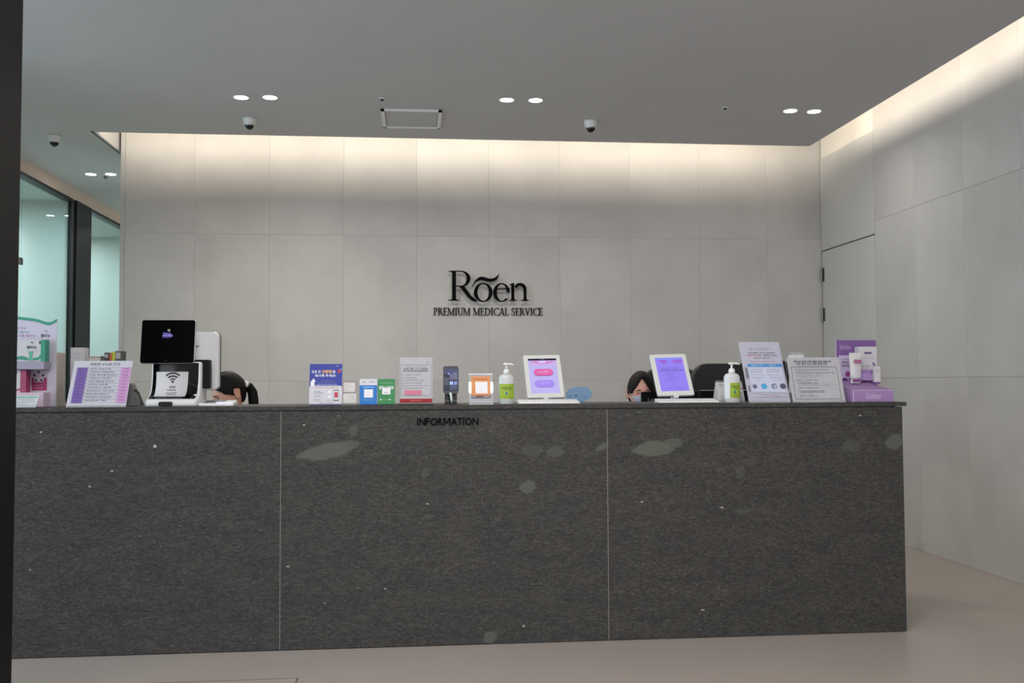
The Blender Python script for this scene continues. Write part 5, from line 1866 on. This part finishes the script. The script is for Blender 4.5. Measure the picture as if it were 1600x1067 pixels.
def head_mesh(mb, M, m):
    rows_ = [[M @ head_shape(d) for d in r] for r in sphere_dirs(56, 44)]
    mb.rings(rows_, True, m)
    for sgn in (-1, 1):                            # ears
        e = []
        for ang in range(0, 360, 24):
            a = R(ang)
            e.append((0.017 * math.cos(a) * (1 if math.sin(a) > 0 else 0.75), 0.031 * math.sin(a)))
        out = [M @ Vector((sgn * 0.084, 0.016 + q[0] * .98, -0.012 + q[1])) for q in e]
        mid = [M @ Vector((sgn * 0.088, 0.018 + q[0] * .85, -0.012 + q[1] * .88)) for q in e]
        inn = [M @ Vector((sgn * 0.079, 0.014 + q[0] * .5, -0.012 + q[1] * .55)) for q in e]
        bas = [M @ Vector((sgn * 0.066, 0.008 + q[0] * .6, -0.012 + q[1] * .8)) for q in e]
        mb.rings([bas, out, mid, inn], True, m)


def seated(name, label, eye, yaw, pitch, roll, Ybase, lean_to, chair_label):
    """eye: head origin in world; yaw: 0 faces -Y, positive turns to -X"""
    t = thing(name, label, 'person', (eye.x, Ybase, 0))
    L0 = Vector(t.location)
    M = Matrix.Translation(eye - L0) @ Matrix.Rotation(yaw, 4, 'Z') @ Matrix.Rotation(pitch, 4, 'X') @ Matrix.Rotation(roll, 4, 'Y') @ Matrix.Scale(0.93, 4)
    nb = M @ Vector((0, 0.035, -0.085))
    nk = M @ Vector((0, 0.035, -0.085)) + Vector((0, 0.03, -0.08))
    hips = Vector((0, 0.10, 0.60))
    ch = hips.lerp(nk, 0.72)
    wa = hips.lerp(nk, 0.35)
    J = {'hips': (hips, (.15, .12)), 'waist': (wa, (.13, .10)), 'chest': (ch, (.15, .11)), 'neck0': (nk, .055), 'neck1': (nb, .048)}
    E = [('hips', 'waist'), ('waist', 'chest'), ('chest', 'neck0'), ('neck0', 'neck1')]
    for s_, n in ((-1, 'l'), (1, 'r')):
        sh = ch + Vector((s_ * .165, 0, .06))
        el = Vector((s_ * .23, -.12, .74 + .06))
        wr_ = Vector((s_ * .13, -.30, DZ + .045))
        kn = Vector((s_ * .11, -.34, .55))
        an = Vector((s_ * .11, -.33, .10))
        toe = Vector((s_ * .115, -.46, .035))
        J.update({'sh' + n: (sh, .06), 'el' + n: (el, .045), 'wr' + n: (wr_, .028), 'hp' + n: (hips + Vector((s_ * .09, -.02, -.01)), .085),
                  'kn' + n: (kn, .06), 'an' + n: (an, .04), 'toe' + n: (toe, .035), 'pm' + n: (wr_ + Vector((-s_ * .01, -.055, -.008)), (.034, .016))})
        E += [('chest', 'sh' + n), ('sh' + n, 'el' + n), ('el' + n, 'wr' + n), ('wr' + n, 'pm' + n), ('hips', 'hp' + n), ('hp' + n, 'kn' + n), ('kn' + n, 'an' + n), ('an' + n, 'toe' + n)]
    mb = skin_body(J, E, ('hips',))
    for s_ in (-1, 1):                             # five bent fingers per hand, rooted in the palm
        pmv = Vector((s_ * .13 - s_ * .01, -.30 - .055, DZ + .037))
        for i, (off, ln) in enumerate(((-.027, .062), (-.009, .072), (.009, .068), (.025, .054))):
            mb.tube([pmv + Vector((off, .0, 0)), pmv + Vector((off * 1.1, -.035, .004)), pmv + Vector((off * 1.15, -.035 - ln * .5, -.004)), pmv + Vector((off * 1.15, -.035 - ln * .85, -.02))], [.009, .0088, .0078, .006], 8, 1)
        mb.tube([pmv + Vector((-s_ * .028, .03, 0)), pmv + Vector((-s_ * .052, .0, -.004)), pmv + Vector((-s_ * .056, -.028, -.012))], [.011, .010, .007], 8, 1)
    for i, f in enumerate(mb.f):
        c = sum((mb.v[q] for q in f), Vector()) / len(f)
        if c.y < -.325 and c.z > .70 or c.z > nk.z + .02:
            mb.m[i] = 1
    head_mesh(mb, M, 1)
    obj('body', mb, [CLOTH, SKIN], t, True)
    lids, brows = MB(), MB()
    for s_ in (-1, 1):
        pts = [M @ (head_shape(Vector((s_ * (.30 + .30 * q) , -1, .0 - .05 * (q - .5) ** 2 - .005)).normalized()) * 1.01) for q in (0, .25, .5, .75, 1)]
        lids.tube(pts, [.0012, .0028, .0032, .0028, .001], 8)
        bw = [M @ (head_shape(Vector((s_ * (.22 + .46 * q), -1, .175 + .06 * q - .1 * q * q)).normalized()) * 1.008) for q in (0, .33, .66, 1)]
        brows.tube(bw, [.0022, .0030, .0026, .001], 8)
    obj('eyelid_line', lids, DK, t, True)
    obj('eyebrow', brows, mat('brow', (62, 42, 36), 0.8), t, True)
    return t, M, L0


def hair_shell(t, M, keep, name='hair', scale=1.10, lift=0.006):
    """closed cap that follows the skull where keep(direction) holds"""
    nu, nv = 180, 130
    D_ = sphere_dirs(nu, nv)
    mb = MB()
    inside = [[keep(Vector(d)) for d in r] for r in D_]
    pts = []
    for r in D_:
        for d in r:
            p = head_shape(d)
            q = p * scale + Vector(d) * lift
            if d[1] < 0:
                q.y = max(q.y, p.y * 1.06 - 0.004)
            wv = 0.0005 * math.sin(40 * math.atan2(d[1], d[0]) + 6 * d[2])
            q += Vector(d) * wv
            pts.append(M @ q)
    fs = []
    for i in range(nv):
        for j in range(nu):
            ids = ((i, j), (i, (j + 1) % nu), (i + 1, (j + 1) % nu), (i + 1, j))
            if all(inside[a][b] for a, b in ids):
                fs.append(tuple(a * nu + b for a, b in ids))
    mb.add(pts, fs)
    o = obj(name, mb, HAIR, t, True)
    bm = bmesh.new()
    bm.from_mesh(o.data)
    bmesh.ops.remove_doubles(bm, verts=bm.verts, dist=1e-5)
    bmesh.ops.delete(bm, geom=[v for v in bm.verts if not v.link_faces], context='VERTS')
    rim = {v: [e.other_vert(v) for e in v.link_edges if e.is_boundary] for v in bm.verts if v.is_boundary}
    for _ in range(8):                              # even out the stepped hairline
        new = {v: (v.co * 2 + sum((q.co for q in n), Vector())) / (2 + len(n)) for v, n in rim.items() if n}
        for v, c in new.items():
            v.co = c
    bmesh.ops.recalc_face_normals(bm, faces=bm.faces)
    bm.to_mesh(o.data)
    bm.free()
    sd = o.modifiers.new('thick', 'SOLIDIFY')
    sd.thickness, sd.offset = 0.010, -1
    return o


# masked person facing the camera
Yp2 = YC + 0.98
e2 = at(1001.5, 612.5, Yp2)
t, M, L0 = seated('person', 'masked person with centre parted black hair behind the black monitor', e2, R(-3), R(5), 0, Yp2 + 0.12, 0, '')


def keep2(d):
    if d.y > 0.25:
        return d.z > -0.75
    if d.z > 0.70:
        return True
    ax = abs(d.x + 0.10)
    # curtains open from the parting towards the temples
    edge = (0.72 - d.z) * 1.05
    if ax > 0.86:
        return d.z > -0.06
    return d.z > -0.04 and ax > min(edge, 0.70)


hair_shell(t, M, keep2, scale=1.09, lift=0.004)
mm = MB()
nn = 12
rws = []
for zi in range(7):
    z = -.16 - .62 * zi / 6
    row = []
    for xi in range(nn + 1):
        x = -.82 + 1.64 * xi / nn
        d = Vector((x, -math.sqrt(max(0.05, 1 - x * x)), z)).normalized()
        p = head_shape(d)
        p.y = min(p.y, -0.075 + 0.9 * p.x * p.x * 8) - 0.006
        row.append(M @ p)
    rws.append(row)
mm.rings(rws, False, closed=False)
mo = obj('face_mask', mm, MASKM, t, True)
sd = mo.modifiers.new('thick', 'SOLIDIFY')
sd.thickness = 0.0015
em = MB()
for s_ in (-1, 1):
    for z_ in (-.025, -.065):
        em.tube([M @ Vector((s_ * .056, -.060, z_ - .008)), M @ Vector((s_ * .077, -.02, (z_ - .012) * .7)), M @ Vector((s_ * .082, .022, -.015 if z_ > -.03 else -.035))], .0012, 6)
obj('ear_loop', em, WHT, t)

# person with ponytail looking down to the side
Yp1 = YC + 0.95
e1 = at(358, 613.5, Yp1)
t, M, L0 = seated('person', 'person with a black ponytail and white hair tie looking down beside kiosk', e1, R(-62), R(25), 0, Yp1 + 0.12, 0, '')


def keep1(d):
    if d.y > 0.05:
        if abs(d.x) > 0.72 and d.z < 0.12 and d.y < 0.42:
            return False
        return d.z > -0.62
    if d.z > 0.62:
        return True
    if abs(d.x) > 0.84:
        return d.z > -0.02 - 0.5 * (d.y + 0.25) if d.y > -0.45 else d.z > 0.12
    return d.z > 0.60 - 0.72 * max(0, abs(d.x) - 0.28)


hair_shell(t, M, keep1, scale=1.06, lift=0.006)
tp = at(384, 600.5, Yp1 + .02) - L0
pt_ = [tp, at(389, 603, Yp1 + .04) - L0, at(394.5, 613, Yp1 + .05) - L0, at(396, 625, Yp1 + .05) - L0, at(396.5, 640, Yp1 + .05) - L0, at(396, 665, Yp1 + .05) - L0]
obj('ponytail', MB().tube(pt_, [.014, .022, .027, .028, .027, .012], 16), HAIR, t, True)
dv = (pt_[1] - pt_[0]).normalized()
obj('hair_tie', MB().tube([tp - dv * .012, tp - dv * .004, tp + dv * .006], [.016, .0205, .018], 16), WHT, t, True)

for X_c, Y_c, lab in ((e2.x, Yp2 + 0.40, 'low black chair under the masked person'), (e1.x, Yp1 + 0.40, 'low black chair under the person with ponytail')):
    chair(X_c, Y_c, 0.92, 0.44, lab, rc=0.08)

# ------------------------------------------------------------------ all flat print, outlined in one go
for bd in sorted({q[7] for sh_ in SHEETS for q in sh_.T}):
    batch([q[0] for sh_ in SHEETS for q in sh_.T if q[7] == bd], bd)
for sh_ in SHEETS:
    sh_.build()

bpy.data.objects.remove(TXO)
bpy.data.curves.remove(TXC)
bpy.data.scenes.remove(SCR)
